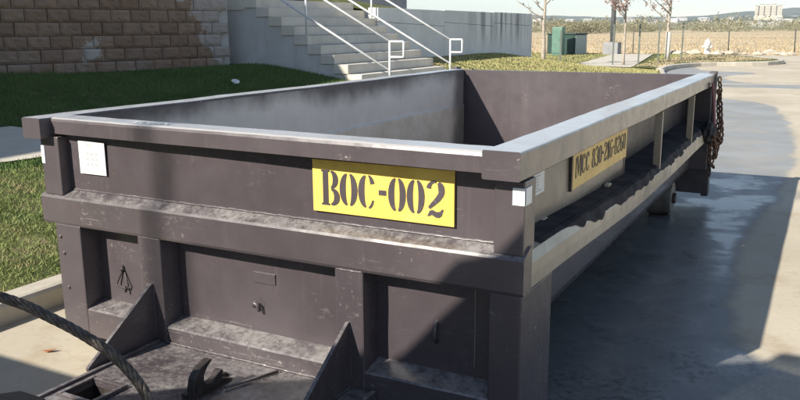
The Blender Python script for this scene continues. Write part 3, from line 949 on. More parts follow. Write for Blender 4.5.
# -- right and left sides
def side(sx, dep):
    """sx(x) mirrors; built for the right side with x measured from the outside inwards"""
    X = sx
    inn = lambda x, z, amp=.006, c=0: amp * N(z * 1.3, x * 3, c)
    # panel carrying the plate, coloured as if lit
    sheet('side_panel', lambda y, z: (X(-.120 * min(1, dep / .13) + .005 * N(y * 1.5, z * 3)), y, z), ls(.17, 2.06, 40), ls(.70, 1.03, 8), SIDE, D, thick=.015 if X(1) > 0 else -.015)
    sheet('side_panel', lambda y, z: (X(-dep + .006 * N(y * 1.5, z * 3, 4)), y, z), ls(2.04, LEN - .02, 40), ls(.66, 1.055, 8), PLUM_SHADED, D, thick=.015 if X(1) > 0 else -.015)
    e0, e1 = sorted((X(-dep), X(-.115)))
    box('panel_edge', e0, e1, 2.045, 2.06, .70, 1.012, PLUM, D, .002)
    for yy_ in (2.545, 3.80):
        e0, e1 = sorted((X(-.050), X(-.006)))
        box('side_post', e0, e1, yy_ - .012, yy_ + .012, .655, 1.013, BELT, D, .003)
    e0, e1 = sorted((X(-dep), X(-.008)))
    box('side_post', e0, e1, LEN - .05, LEN + .012, .30, 1.013, PLUM, D, .004)
    # belt: dented outer edge, sloped ledge
    def zt(y):
        s = .742 - .065 * sm(y / 2.2) + .018 * sm((y - 2.6) / 2)
        return s
    n = 170
    v, f = [], []
    for i, y in enumerate(ls(.14, LEN - .01, n)):
        den = sm((y - .4) / .8)
        d1 = den * (.010 * N(y * 5.5, 2.2) + .006 * N(y * 13, 7.7))
        d2 = den * (.012 * N(y * 4.0, 6.6) + .007 * N(y * 11, 1.7))
        z = zt(y)
        pr = [(-dep - .005, z + .028), (-.06 + d2, z + .012 + .4 * d1), (-.020 + d2, z + d1), (-.002 + d2, z - .035 + d1), (0.0 + .3 * d2, z - .075), (0.0, z - .122), (-.012, z - .128), (-max(.09, dep - .06), z - .128)]
        v += [(X(x), y, zz) for (x, zz) in pr]
    k = len(pr)
    for i in range(n - 1):
        for j in range(k):
            f.append((i * k + j, i * k + (j + 1) % k, (i + 1) * k + (j + 1) % k, (i + 1) * k + j))
    f.append(tuple(range(k))[::-1]); f.append(tuple((n - 1) * k + j for j in range(k)))
    bm = bmesh.new()
    bv = [bm.verts.new(p) for p in v]
    for q in f: bm.faces.new([bv[i] for i in q])
    o = from_bm('side_belt', bm, BELT, D)
    # ledge plate on the belt, against the wall; shade put into its colour
    sheet('side_ledge', lambda y, w: (X(-dep + (dep - .042) * w), y, zt(y) + .034 - .018 * w + .002 * N(y * 5, w * 3)), ls(.18, LEN - .06, 70), ls(0, 1, 5), LEDGE_SHADE, D)
    e0, e1 = sorted((X(-dep - .004), X(-.128)))
    if dep > .14: box('wall_cap', e0, e1, .18, LEN - .03, 1.045, 1.06, PLUM, D, .002)
    if dep > .14:  # ragged dark sheet painting the scalloped shade along the belt top
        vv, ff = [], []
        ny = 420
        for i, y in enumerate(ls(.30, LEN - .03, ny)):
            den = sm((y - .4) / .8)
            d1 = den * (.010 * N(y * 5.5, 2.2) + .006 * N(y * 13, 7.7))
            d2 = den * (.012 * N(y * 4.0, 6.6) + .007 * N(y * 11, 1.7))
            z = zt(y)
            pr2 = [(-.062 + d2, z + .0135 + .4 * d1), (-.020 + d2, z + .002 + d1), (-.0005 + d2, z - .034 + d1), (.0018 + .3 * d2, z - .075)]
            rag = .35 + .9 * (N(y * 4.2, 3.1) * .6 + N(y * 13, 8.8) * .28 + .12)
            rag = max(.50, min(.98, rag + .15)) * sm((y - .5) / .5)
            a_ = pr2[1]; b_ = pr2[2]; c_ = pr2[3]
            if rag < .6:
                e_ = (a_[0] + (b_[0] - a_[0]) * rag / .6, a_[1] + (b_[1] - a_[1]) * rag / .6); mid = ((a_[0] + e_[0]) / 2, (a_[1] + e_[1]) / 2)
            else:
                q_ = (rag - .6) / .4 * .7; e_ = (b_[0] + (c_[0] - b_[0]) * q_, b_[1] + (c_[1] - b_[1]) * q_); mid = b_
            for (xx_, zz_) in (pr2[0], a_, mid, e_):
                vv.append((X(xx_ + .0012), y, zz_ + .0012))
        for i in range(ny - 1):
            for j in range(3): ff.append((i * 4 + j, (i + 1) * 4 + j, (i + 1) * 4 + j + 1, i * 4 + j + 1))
        from_data('belt_shade_margin', vv, ff, LEDGE_SHADE, D)
    # lower wall, leaning inwards
    sheet('lower_wall', lambda y, w: (X(-.56 * dep - .05 * w + .006 * N(y * 1.6, w * 2, 8)), y, (zt(y) - .122) * (1 - w) + .30 * w), ls(.385, LEN - .02, 60), ls(0, 1, 8), PLUM_WORN, D, thick=.01 if X(1) > 0 else -.01)
    for yy_ in (1.3, 2.3, 3.3, 4.2):
        e0, e1 = sorted((X(-.20), X(-.13)))
side(lambda x: x, .205)
side(lambda x: WX - x, .085)
# small clips lying on the right ledge
for (yy_, xx_) in ((.62, -.12), (1.28, -.14), (1.62, -.10)):
    box('ledge_clip', xx_ - .012, xx_ + .012, yy_ - .03, yy_ + .03, .752 - .05 * sm(yy_ / 2.2) , .766 - .05 * sm(yy_ / 2.2), BELT, D, .003)
# inside skins
sheet('inner_wall', lambda y, z: (WX + .134 + .006 * N(y * .9, z * 1.5) + .003 * N(y * 3, z * 3, 2) + (.0 if z > .775 else .010), y, z), ls(.12, LEN - .03, 80), [.27, .4, .55, .68, .76, .7745, .7755, .79, .85,   .92, .98, 1.03, 1.07, 1.104], INNER, D)
sheet('inner_wall', lambda y, z: (-.215 + .010 * N(y * .9, z * 1.5, 7), y, z), ls(.15, LEN - .03, 60), ls(.27, 1.02, 10), INNER, D)
sheet('inner_wall', lambda x, z: (x, .215 + .006 * N(x * 1.2, z), z), ls(WX + .12, -.14, 40), ls(.27, 1.03, 10), INNER, D)
box('floor', WX + .14, -.21, .20, LEN, .285, .31, PLUM_WORN, D, 0)
# tailgate
tg = sheet('tailgate', lambda x, z: (x, LEN + .02 + .006 * N(x * 1.1, z * 1.5), z), ls(WX + .0, 0.006, 40), ls(.075, 1.106, 16), PLUM_CLEAN, D, smooth=False, thick=.07)
box('tailgate_frame', -.045, .012, LEN + .012, LEN + .11, .055, 1.135, DARKGREY, tg, .006)
box('tailgate_frame', WX - .012, WX + .045, LEN + .012, LEN + .11, .055, 1.135, DARKGREY, tg, .006)
box('tailgate_skin', -.30, -.008, LEN + .008, LEN + .014, .078, .66, DARKGREY, tg, .002)
# underframe and rollers
for xx_ in (-.80, -1.72):
    box('long_runner', xx_ - .04, xx_ + .04, .16, LEN - .02, .10, .284, DARKIRON, D, .005)
for i in range(7):
    yy_ = .55 + i * .62
    box('cross_member', WX + .36, -.36, yy_ - .035, yy_ + .035, .20, .286, DARKIRON, D, .004)
def roller(cx, cy, r, w):
    bm = bmesh.new()
    bmesh.ops.create_cone(bm, cap_ends=True, segments=36, radius1=r, radius2=r, depth=w, matrix=Matrix.Translation((cx, cy, r)) @ Matrix.Rotation(math.pi / 2, 4, 'Y'))
    bmesh.ops.bevel(bm, geom=[e for e in bm.edges if len(e.link_faces) == 2 and e.calc_face_angle(0) > 1], offset=.012, segments=2, affect='EDGES')
    o = from_bm('roller', bm, ROLLER, D)
    bm = bmesh.new()
    bmesh.ops.create_cone(bm, cap_ends=True, segments=20, radius1=r * .35, radius2=r * .3, depth=w + .05, matrix=Matrix.Translation((cx, cy, r)) @ Matrix.Rotation(math.pi / 2, 4, 'Y'))
    from_bm('hub', bm, DARKIRON, o)
    for s in ((-1,) if cx > -1.2 else (1,)):
        box('roller_bracket', cx + s * (w / 2 + .035) - .008, cx + s * (w / 2 + .035) + .008, cy - .07, cy + .07, .09, .30, DARKIRON, D, .003)
roller(-.275, 4.22, .14, .19)
roller(WX + .275, 4.22, .14, .19)
roller(-.42, .60, .10, .16)
roller(WX + .42, .60, .10, .16)

# -- plates with stencil lettering
def crescent(cx, cy, rx, ry, side_, th, gap):
    a0 = math.radians(90 + gap); a1 = math.radians(270 - gap)
    out, inn = [], []
    for i in range(15):
        a = a0 + (a1 - a0) * i / 14
        out.append((cx + side_ * -1 * -math.cos(a) * rx, cy + math.sin(a) * ry))
    ri = rx * (1 - th)
    for i in range(15):
        a = a1 + (a0 - a1) * i / 14
        inn.append((cx + side_ * math.cos(a) * ri * .9 + side_ * -.0, cy + math.sin(a) * ry * .93))
    return out + inn
def strokep(path, ws):
    L, R = [], []
    n = len(path)
    for i, p in enumerate(path):
        a = Vector(path[max(i - 1, 0)]); b = Vector(path[min(i + 1, n - 1)])
        d = (b - a).normalized(); nn = Vector((-d.y, d.x)) * (ws[i] if isinstance(ws, (list, tuple)) else ws) / 2
        L.append(tuple(Vector(p) + nn)); R.append(tuple(Vector(p) - nn))
    return ('strip', L, R)
def arc(cx, cy, rx, ry, d0, d1, n=11):
    return [(cx + rx * math.cos(math.radians(d0 + (d1 - d0) * i / (n - 1))), cy + ry * math.sin(math.radians(d0 + (d1 - d0) * i / (n - 1)))) for i in range(n)]
def tw(n, a, b):   # width profile thin-thick-thin
    return [a + (b - a) * math.sin(math.pi * i / (n - 1)) for i in range(n)]
G = {}
O_ = [strokep(arc(.27, .5, .17, .44, 100, 260, 13), tw(13, .05, .20)), strokep(arc(.31, .5, .17, .44, 80, -80, 13), tw(13, .05, .20))]
G['O'] = (.60, O_); G['0'] = (.56, [('strip', [(x * .92, y) for x, y in p[1]], [(x * .92, y) for x, y in p[2]]) for p in O_])
G['B'] = (.62, [[(.07, .061), (.25, .061), (.25, .939), (.07, .939)], [(.02, 0), (.30, 0), (.30, .045), (.26, .06), (.06, .06), (.02, .045)], [(.02, 1), (.02, .955), (.06, .94), (.26, .94), (.30, .955), (.30, 1)],
                strokep(arc(.33, .74, .16, .225, 88, -88, 11), tw(11, .05, .18)), strokep(arc(.33, .25, .20, .215, 86, -88, 11), tw(11, .05, .19))])
G['C'] = (.60, [strokep(arc(.27, .5, .17, .44, 100, 260, 13), tw(13, .05, .20)), strokep(arc(.31, .5, .17, .45, 82, 30, 7), [.05, .06, .08, .10, .12, .13, .14]), strokep(arc(.31, .5, .19, .45, -82, -30, 7), [.05, .06, .07, .07, .07, .06, .05])])
G['-'] = (.34, [[(.05, .44), (.28, .44), (.28, .58), (.05, .58)]])
G['2'] = (.60, [strokep(arc(.27, .74, .18, .21, 175, 75, 9), [.13, .13, .12, .10, .09, .08, .07, .06, .06]), strokep(arc(.28, .72, .18, .24, 60, -25, 8) + [(.36, .50), (.22, .36), (.10, .24)], [.08, .12, .16, .18, .18, .18, .17, .16, .15, .12, .08]),
                [(.05, .02), (.12, .17), (.20, .20), (.32, .15), (.42, .17), (.48, .24), (.52, .22), (.47, .06), (.40, .0), (.30, .0), (.18, .06), (.10, .02)]])
G['M'] = (.86, [[(.02, 0), (.16, 0), (.16, .05), (.12, .07), (.12, .93), (.02, .95)], [(.16, 1), (.32, 1), (.46, .35), (.40, .05), (.17, .85)], [(.48, .40), (.60, 1), (.64, 1), (.46, .15)], [(.62, 0), (.84, 0), (.84, 1), (.68, 1), (.66, .9), (.66, .07), (.62, .05)]])
G['8'] = (.56, [strokep(arc(.26, .74, .13, .20, 100, 260, 9), tw(9, .05, .14)), strokep(arc(.30, .74, .13, .20, 80, -80, 9), tw(9, .05, .14)), strokep(arc(.26, .27, .16, .23, 100, 260, 9), tw(9, .05, .16)), strokep(arc(.30, .27, .16, .23, 80, -80, 9), tw(9, .05, .16))])
G['3'] = (.54, [strokep(arc(.24, .76, .17, .20, 165, 80, 7), .09), strokep(arc(.26, .74, .16, .22, 70, -85, 9), tw(9, .05, .17)), strokep(arc(.26, .26, .19, .24, 85, -75, 9), tw(9, .05, .18)), strokep(arc(.24, .24, .18, .21, 195, 280, 7), .09)])
G['1'] = (.40, [[(.05, 0), (.35, 0), (.35, .05), (.29, .07), (.29, 1), (.22, 1), (.04, .86), (.05, .80), (.11, .82), (.11, .07), (.05, .05)]])
G['6'] = (.56, [strokep(arc(.26, .48, .17, .45, 110, 262, 13), tw(13, .06, .19)), strokep(arc(.29, .28, .17, .26, 85, -80, 9), tw(9, .05, .17)), strokep(arc(.30, .78, .15, .16, 100, 15, 6), .09)])
G[' '] = (.34, [])
def lettering(parent, text, origin, du, dv, dn, height, width, mat, tk=.0015):
    """origin lower-left, du right unit, dv up unit, dn outward unit"""
    tot = sum(G[c][0] for c in text)
    k = width / tot
    o = Vector(origin); du, dv, dn = Vector(du), Vector(dv), Vector(dn)
    x = 0.0
    for c in text:
        w, polys = G[c]
        if polys:
            v, f = [], []
            P3 = lambda p, h: o + du * ((x + p[0]) * k) + dv * (p[1] * height) + dn * h
            for p in polys:
                b = len(v)
                if p[0] == 'strip':
                    Ls, Rs = p[1], p[2]; m_ = len(Ls)
                    for a_, c_ in zip(Ls, Rs): v += [P3(a_, tk), P3(c_, tk), P3(a_, 0), P3(c_, 0)]
                    for i in range(m_ - 1):
                        q, r = b + i * 4, b + i * 4 + 4
                        f += [(q, q + 1, r + 1, r), (q + 2, q, r, r + 2), (q + 1, q + 3, r + 3, r + 1)]
                    f += [(b, b + 2, b + 3, b + 1), (r, r + 1, r + 3, r + 2)]
                else:
                    m_ = len(p)
                    v += [P3(q, tk) for q in p] + [P3(q, 0) for q in p]
                    f.append(tuple(range(b, b + m_)))
                    f += [(b + i, b + (i + 1) % m_, b + m_ + (i + 1) % m_, b + m_ + i) for i in range(m_)]
            bm = bmesh.new()
            bv = [bm.verts.new(q) for q in v]
            for q in f: bm.faces.new([bv[i] for i in q])
            bmesh.ops.triangulate(bm, faces=[fc for fc in bm.faces if len(fc.verts) > 4])
            from_bm('letter', bm, mat, parent)
        x += w
pl = box('number_plate', -.880, -.277, .0955, .1025, .818, 1.022, YELLOW, D, .001)
lettering(pl, 'BOC-002', (-.842, .0953, .846), (1, 0, 0), (0, 0, 1), (0, -1, 0), .138, .535, PLUM)
ph = box('phone_plate', -.111, -.105, .985, 2.035, .805, .99, CREAM, D, .001)
lettering(ph, 'MCC 830-216-8260', (-.1048, 1.02, .852), (0, 1, 0), (0, 0, 1), (1, 0, 0), .098, .985, DARKIRON)
box('plate_edge', -.118, -.106, .968, .983, .80, .99, DARKIRON, D, .001)
# -- stickers
st = box('label_sticker', -2.192, -2.022, .0965, .0985, .860, 1.012, WHITE, D, 0)
for i in range(9):
    a_ = -2.15 + .028 * (i % 3) + .01 * random.random(); z_ = .90 + .025 * (i // 3)
    box('print_mark', a_, a_ + .016, .0955, .0964, z_, z_ + .012, PRINT, st, 0)
box('print_mark', -2.175, -2.04, .0955, .0964, .873, .876, PRINT, st, 0)
box('print_mark', -2.14, -2.11, .0955, .0964, .99, 1.0, PRINT, st, 0)
box('reflector', -.046, -.0028, .0566, .0596, .930, .990, REFL, D, .0008)
box('reflector', -.0036, .0002, .0645, .122, .930, .990, REFL, D, .0008)
st2 = box('label_sticker', -.1135, -.1115, .44, .60, .872, .99, WHITE, D, 0)
for i in range(8):
    box('print_mark', -.1112, -.1108, .455, .455 + random.uniform(.06, .12), .885 + i * .012, .889 + i * .012, PRINT, st2, 0)
box('reflector', WX + .048, WX + .07, .0485, .0515, .90, .985, REFL, D, .0008)
# crumbs of debris on the front rail
for i in range(6):
    bm = bmesh.new(); bmesh.ops.create_icosphere(bm, subdivisions=1, radius=random.uniform(.0025, .0045))
    for vtx in bm.verts: vtx.co = Vector((vtx.co.x * 1.6, vtx.co.y, vtx.co.z * .7)) * random.uniform(.7, 1.2) + Vector((-1.80 + i * .035 + random.random() * .012, .07 + random.random() * .05, 1.121))
    o = from_bm('mortar_crumb', bm, WHITE)
    tag(o, 'tiny white crumb lying on the front rail of the dumpster', 'crumb', 'white crumbs on the front rail')

# -- chain, strap and hooks at the rear corner
def chain(label, pts, link=.045, r=.006, mat=RUST):
    P = [Vector(p) for p in pts]
    v, f = [], []
    flip = 0
    for a, b in zip(P, P[1:]):
        n = max(1, int((b - a).length / (link * .78)))
        for i in range(n):
            c = a.lerp(b, (i + .5) / n); t = (b - a).normalized()
            s = t.orthogonal().normalized(); s = Matrix.Rotation(flip * math.pi / 2, 3, t) @ s; flip ^= 1
            ring = []
            for q in range(12):
                an = 2 * math.pi * q / 12
                ring.append(c + t * (math.cos(an) * link * .5) + s * (math.sin(an) * link * .33))
            tube_data(ring, r, 5, True, v, f)
    o = from_data('chain', v, f, mat, None, True)
    tag(o, label, 'chain')
    return o
yg = LEN + .07
chain('rusty chain hanging down the outer edge of the tailgate', [(.03, yg, 1.09), (.045, yg + .02, .95), (.035, yg, .86), (.050, yg + .01, .74), (.04, yg - .02, .60), (.045, yg - .03, .46), (.03, yg - .10, .36), (.05, yg - .06, .30)], .048, .0075)
chain('short chain with hook hanging below the belt at the rear corner', [(.02, LEN - .25, .68), (.03, LEN - .20, .54), (.02, LEN - .12, .46), (.025, LEN - .10, .36)], .042, .007)
chain('bunched rusty chain loop drooping under the black rag', [(.05, LEN - .30, .66), (.06, LEN - .20, .56), (.06, LEN - .05, .52), (.07, LEN + .04, .60), (.06, LEN + .08, .50), (.055, LEN - .02, .40), (.05, LEN - .10, .50), (.05, LEN - .16, .62)], .042, .008)
chain('short dark rusty chain tangle hooked over the tailgate edge', [(.03, yg + .02, .98), (.06, yg - .02, .84), (.075, yg - .05, .70), (.07, yg - .12, .58), (.085, yg - .03, .52), (.08, yg + .03, .62), (.07, yg, .72)], .05, .009)
stp = [(.016, LEN - .26, 1.06), (.03, LEN - .20, .90), (.034, LEN - .15, .78), (.03, LEN - .04, .66), (.035, LEN + .03, .55)]
v, f = [], []
for i, p in enumerate(stp):
    v += [(p[0], p[1] - .06, p[2]), (p[0], p[1] + .06, p[2]), (p[0] + .008, p[1] + .06, p[2]), (p[0] + .008, p[1] - .06, p[2])]
for i in range(len(stp) - 1):
    for j in range(4): f.append((i * 4 + j, i * 4 + (j + 1) % 4, i * 4 + 4 + (j + 1) % 4, i * 4 + 4 + j))
f += [(0, 1, 2, 3), (16, 17, 18, 19)]
tag(from_data('ratchet_strap', v, f, MAROON), 'maroon strap hanging at the rear right corner of the dumpster', 'strap')
# black ratchet/rag lump hung on the belt
bm = bmesh.new()
bmesh.ops.create_icosphere(bm, subdivisions=4, radius=1)
for vt in bm.verts:
    d_ = 1 + .35 * mnoise.noise(vt.co * 2.2) + .18 * mnoise.noise(vt.co * 5)
    vt.co = Vector((vt.co.x * .05 * d_ + .02, vt.co.y * .17 * d_ + LEN - .28, vt.co.z * .085 * d_ + .665 - .35 * max(0, vt.co.y) * .3))
tag(from_bm('bundled_rag', bm, BLACKRAG, None, True), 'bundled black rag draped over the belt at the rear corner', 'rag')
bk = thing('binder_hook', 'dark iron grab hook hanging beside the tailgate', 'hook', (.03, LEN - .08, .28))
tube('shank', [(.03, LEN - .10, .36), (.03, LEN - .095, .31)], .008, DARKIRON, bk)
tube('bend', [(.03, LEN - .095 + .028 * math.sin(a), .285 + .028 * math.cos(a)) for a in ls(0, 4.4, 12)], .008, DARKIRON, bk)

# ------------------------------------------------------------------ wire rope in the foreground
def catmull(P, n):
    P = [Vector(p) for p in P]
    P = [P[0] * 2 - P[1]] + P + [P[-1] * 2 - P[-2]]
    out = []
    for i in range(1, len(P) - 2):
        for k in range(n):
            t = k / n
            a, b, c, d = P[i - 1], P[i], P[i + 1], P[i + 2]
            out.append(.5 * ((2 * b) + (c - a) * t + (2 * a - 5 * b + 4 * c - d) * t * t + (3 * b - a - 3 * c + d) * t ** 3))
    out.append(P[-2])
    return out
rp = [(-1.62, -2.35, 1.20), (-.95, -1.98, 1.215), (-.50, -1.755, 1.168), (-.276, -1.65, 1.101), (-.203, -1.619, 1.069), (-.129, -1.59, 1.025), (-.084, -1.575, .984), (-.050, -1.569, .936), (-.01, -1.56, .84), (.02, -1.55, .60), (.0, -1.56, .30), (-.06, -1.62, .08), (-.25, -1.85, .02), (-.6, -2.1, .02)]
cl = catmull(rp, 26)
wr = thing('wire_rope', 'thick twisted steel wire rope arching through the near left corner', 'cable', (-.25, -1.85, 0))
nst = 6
R0, r0 = .0052, .0036
# arc-length frames
nrm = None; fr = []
s = 0
for i, p in enumerate(cl):
    t = (cl[min(i + 1, len(cl) - 1)] - cl[max(i - 1, 0)]).normalized()
    if nrm is None: nrm = t.orthogonal().normalized()
    nrm = (nrm - t * nrm.dot(t)).normalized()
    if i: s += (p - cl[i - 1]).length
    fr.append((p, nrm.copy(), t.cross(nrm), s))
def resamp(step):
    out = []; tot = fr[-1][3]; j = 0
    for k in range(int(tot / step)):
        q = k * step
        while fr[j + 1][3] < q: j += 1
        a, b = fr[j], fr[j + 1]; w = (q - a[3]) / max(1e-9, b[3] - a[3])
        out.append((a[0].lerp(b[0], w), a[1].lerp(b[1], w).normalized(), a[2].lerp(b[2], w).normalized(), q))
    return out
fs = resamp(.006)
for k in range(nst):
    pts = []
    for (p, a_, b_, q) in fs:
        an = 2 * math.pi * (k / nst + q / .085)
        pts.append(p + (a_ * math.cos(an) + b_ * math.sin(an)) * R0)
    tube('strand', pts, r0, CABLE, wr, 7)
tube('core', [x[0] for x in fs[::3]], .0045, CABLE, wr, 6)

# ------------------------------------------------------------------ the hauling truck that stands just outside the picture
T = thing('roll_off_truck', 'roll-off truck with tilted hoist rails standing in front of the dumpster', 'truck', (-2.05, -6, 0))
TX = -2.05
for sx in (-.42, .42):
    box('chassis_rail', TX + sx - .05, TX + sx + .05, -10.2, -2.6, .85, 1.10, DARKIRON, T, .005)
    prism('hoist_rail', [(-.93, .12), (-.93, .40), (-1.1, .45), (-8.0, 2.0), (-8.0, 1.82), (-1.1, .15)], 'x', TX + sx * 1.9 - .06, TX + sx * 1.9 + .06, DARKIRON, T, .006)
for i in range(5):
    y_ = -1.6 - i * 1.4; z_ = .33 + (-(y_ + 1.05)) * .24
    box('hoist_cross_bar', TX - .73, TX + .73, y_ - .05, y_ + .05, z_ - .12, z_ - .02, DARKIRON, T, .004)
def wheel(x, y, w):
    bm = bmesh.new()
    M = Matrix.Translation((x, y, .52)) @ Matrix.Rotation(math.pi / 2, 4, 'Y')
    bmesh.ops.create_cone(bm, cap_ends=True, segments=40, radius1=.52, radius2=.52, depth=w, matrix=M)
    bmesh.ops.bevel(bm, geom=[e for e in bm.edges if e.calc_face_angle(0) > 1], offset=.05, segments=3, affect='EDGES')
    o = from_bm('wheel', bm, RUBBER, T)
    bm = bmesh.new()
    bmesh.ops.create_cone(bm, cap_ends=True, segments=24, radius1=.28, radius2=.26, depth=w + .02, matrix=M)
    from_bm('rim', bm, STEELTUBE, o)
for y_ in (-4.3, -5.65):
    for sx in (-1.0, 1.0): wheel(TX + sx, y_, .56)
for sx in (-1.05, 1.05): wheel(TX + sx, -9.7, .3)
cabp = [(-8.7, 1.0), (-8.7, 2.95), (-9.0, 3.05), (-9.9, 3.0), (-10.35, 2.1), (-11.3, 1.95), (-11.45, 1.7), (-11.45, .6), (-10.3, .6), (-10.2, 1.05)]
box('fuel_tank', TX + .6, TX + 1.2, -8.3, -7.0, .55, 1.05, STEELTUBE, T, .05)
cab_ = prism('cab', cabp, 'x', TX - 1.15, TX + 1.15, TRUCKW, T, .04)
prism('windshield', [(-9.98, 2.86), (-10.33, 2.16), (-10.36, 2.17), (-10.01, 2.88)], 'x', TX - 1.0, TX + 1.0, GLASSD, cab_)
for sx in (-1, 1):
    prism('door_window', [(-9.0, 2.1), (-9.0, 2.8), (-9.75, 2.8), (-10.05, 2.1)], 'x', TX + sx * 1.152, TX + sx * 1.158, GLASSD, cab_)
    box('headlight', TX + sx * .9 - .12, TX + sx * .9 + .12, -11.475, -11.44, 1.2, 1.4, REFL, cab_, .01)
box('shadow_box', -3.56, -2.90, -3.25, -2.42, .95, 1.60, TRUCKW, T, .01)  # unseen box added to shade the pavement at the near left
box('fender', TX + .66, TX + 1.34, -6.4, -3.5, 1.10, 1.14, DARKIRON, T, .01)
box('fender', TX - 1.34, TX - .66, -6.4, -3.5, 1.10, 1.14, DARKIRON, T, .01)
box('bumper', TX - 1.2, TX + 1.2, -11.62, -11.48, .5, .8, STEELTUBE, T, .02)
# added unseen screen, top edge cut to shape its shadow; right part open mesh
scr = [(-2.55, 1.72), (-2.36, 1.95), (-1.80, 2.36), (-1.55, 2.64), (-1.48, 2.72), (-1.34, 2.77), (-1.24, 2.89), (-1.12, 2.96), (-1.12, 1.0), (-2.55, 1.0)]
prism('shadow_screen', scr, 'y', -2.775, -2.75, DARKIRON, T)
v = []
bm = bmesh.new()
bm_box(bm, -1.118, -.40, -2.775, -2.75, 3.00, 3.08); bm_box(bm, -.44, -.40, -2.775, -2.75, 1.0, 2.998); 
for i in range(22): bm_box(bm, -1.118 + i * .032, -1.118 + i * .032 + .018, -2.765, -2.758, 1.0, 2.998)
for i in range(42): bm_box(bm, -1.118, -.442, -2.757, -2.750, 1.02 + i * .047, 1.02 + i * .047 + .03)
from_bm('mesh_guard', bm, DARKIRON, T)
box('screen_post', -1.16, -1.08, -2.86, -2.78, .9, 2.95, DARKIRON, T, .004)
box('screen_beam', -2.28, -.40, -2.86, -2.78, .86, .96, DARKIRON, T, .004)

# ------------------------------------------------------------------ young trees with stakes
def sapling(name, label, x, y, h, tr, leafmat, nleaf, seed, white=.9, spread=1.0, first=1.1):
    rnd = random.Random(seed)
    z0 = lawn_z(x, y) if y < 30 or x < -5 else .12
    t = thing(name, label, 'tree', (x, y, z0 - .02), 'young staked trees beyond the box')
    v, f = [], []
    n = 14
    tp = [Vector((x + .06 * N(i * .35, seed) * (i > 1), y + .06 * N(seed, i * .35) * (i > 1), z0 - .02 + h * i / (n - 1))) for i in range(n)]
    tube_data(tp, [tr * (1.25 if i == 0 else 1) * (1 - .8 * i / (n - 1)) for i in range(n)], 8, False, v, f)
    tips = []
    for i in range(16):
        k = rnd.uniform(first / h, .95); idx = min(int(k * (n - 1)), n - 2)
        p = tp[idx].lerp(tp[idx + 1], k * (n - 1) - idx)
        a = rnd.uniform(0, 6.28); ln = rnd.uniform(.5, 1.25) * spread * (1.15 - k * .6)
        d = Vector((math.cos(a), math.sin(a), rnd.uniform(.5, 1.2))).normalized()
        pts = [p + d * ln * q + Vector((rnd.uniform(-.05, .05), rnd.uniform(-.05, .05), -.08 * q * q * ln)) * (q > 0) for q in ls(0, 1, 6)]
        tube_data(pts, [tr * .42 * (1 - .8 * q) for q in ls(0, 1, 6)], 5, False, v, f)
        tips += pts[2:]
        for j in range(5):
            b = pts[rnd.randint(2, 5)]; a2 = rnd.uniform(0, 6.28)
            d2 = (d + Vector((math.cos(a2), math.sin(a2), rnd.uniform(-.3, .6))) * .9).normalized(); l2 = rnd.uniform(.2, .5) * spread
            q2 = [b + d2 * l2 * q for q in (0, .5, 1)]
            tube_data(q2, [tr * .16, tr * .11, tr * .05], 4, False, v, f)
            tips += q2[1:]
    from_data('trunk', v, f, BARK, t, True)
    if white:
        wv, wf = tube_data([tp[0], tp[1], Vector((tp[2].x, tp[2].y, z0 + white))] if white > h / 13 else [tp[0], Vector((tp[0].x, tp[0].y, z0 + white))], tr * 1.22, 8)
        from_data('trunk_wrap', wv, wf, BARKW, t, True)
    if nleaf:
        lv, lf = [], []
        for i in range(nleaf):
            c = rnd.choice(tips) + Vector((rnd.gauss(0, .09), rnd.gauss(0, .09), rnd.gauss(-.03, .08)))
            a = Vector((rnd.gauss(0, 1), rnd.gauss(0, 1), rnd.gauss(0, 1))).normalized(); b = a.orthogonal().normalized()
            L_ = rnd.uniform(.05, .09); W_ = L_ * .33
            k = len(lv)
            lv += [c - a * L_, c + b * W_, c + a * L_, c - b * W_]
            lf.append((k, k + 1, k + 2, k + 3))
        from_data('crown', lv, lf, leafmat, t)
    return t
def stake(x, y, h, label, cap=False):
    z0 = lawn_z(x, y) if y < 30 or x < -5 else .12
    t = thing('tree_stake', label, 'stake', (x, y, z0), 'steel stakes beside the young trees')
    bm = bmesh.new()
    bm_box(bm, x - .03, x + .03, y - .008, y + .008, z0 - .1, z0 + h); bm_box(bm, x - .008, x + .008, y + .009, y + .045, z0 - .1, z0 + h)
    from_bm('post', bm, STAKE, t)
    if cap: box('cap', x - .04, x + .04, y - .02, y + .05, z0 + h - .28, z0 + h + .01, WHITE, t, .005)
sapling('young_tree', 'bare pale-barked young tree left of the green utility cabinet', -8.5, 26.2, 4.2, .085, LEAFB, 40, 3, .0, 1.0, 1.3)
stake(-9.05, 25.9, 1.35, 'stake with white cap left of the bare pale tree', True)
stake(-7.95, 26.5, 1.25, 'dark stake right of the bare pale tree')
sapling('young_tree', 'slender young tree with russet leaves beside the lamp post', -5.97, 27.97, 4.0, .055, LEAFR, 800, 21, .0, 1.5, 1.35)
stake(-6.35, 27.9, 1.5, 'thin stake just left of the russet-leaved tree')
stake(-5.55, 28.6, 1.5, 'leaning dark stake right of the russet-leaved tree')
sapling('young_tree', 'white-wrapped young tree with few russet leaves right of the lamp post', -5.23, 32.8, 4.4, .085, LEAFR, 500, 38, 1.2, 1.4, 1.5)
stake(-5.5, 32.2, 1.55, 'dark stake left of the white-wrapped tree')
stake(-4.75, 33.4, 1.6, 'dark stake right of the white-wrapped tree')

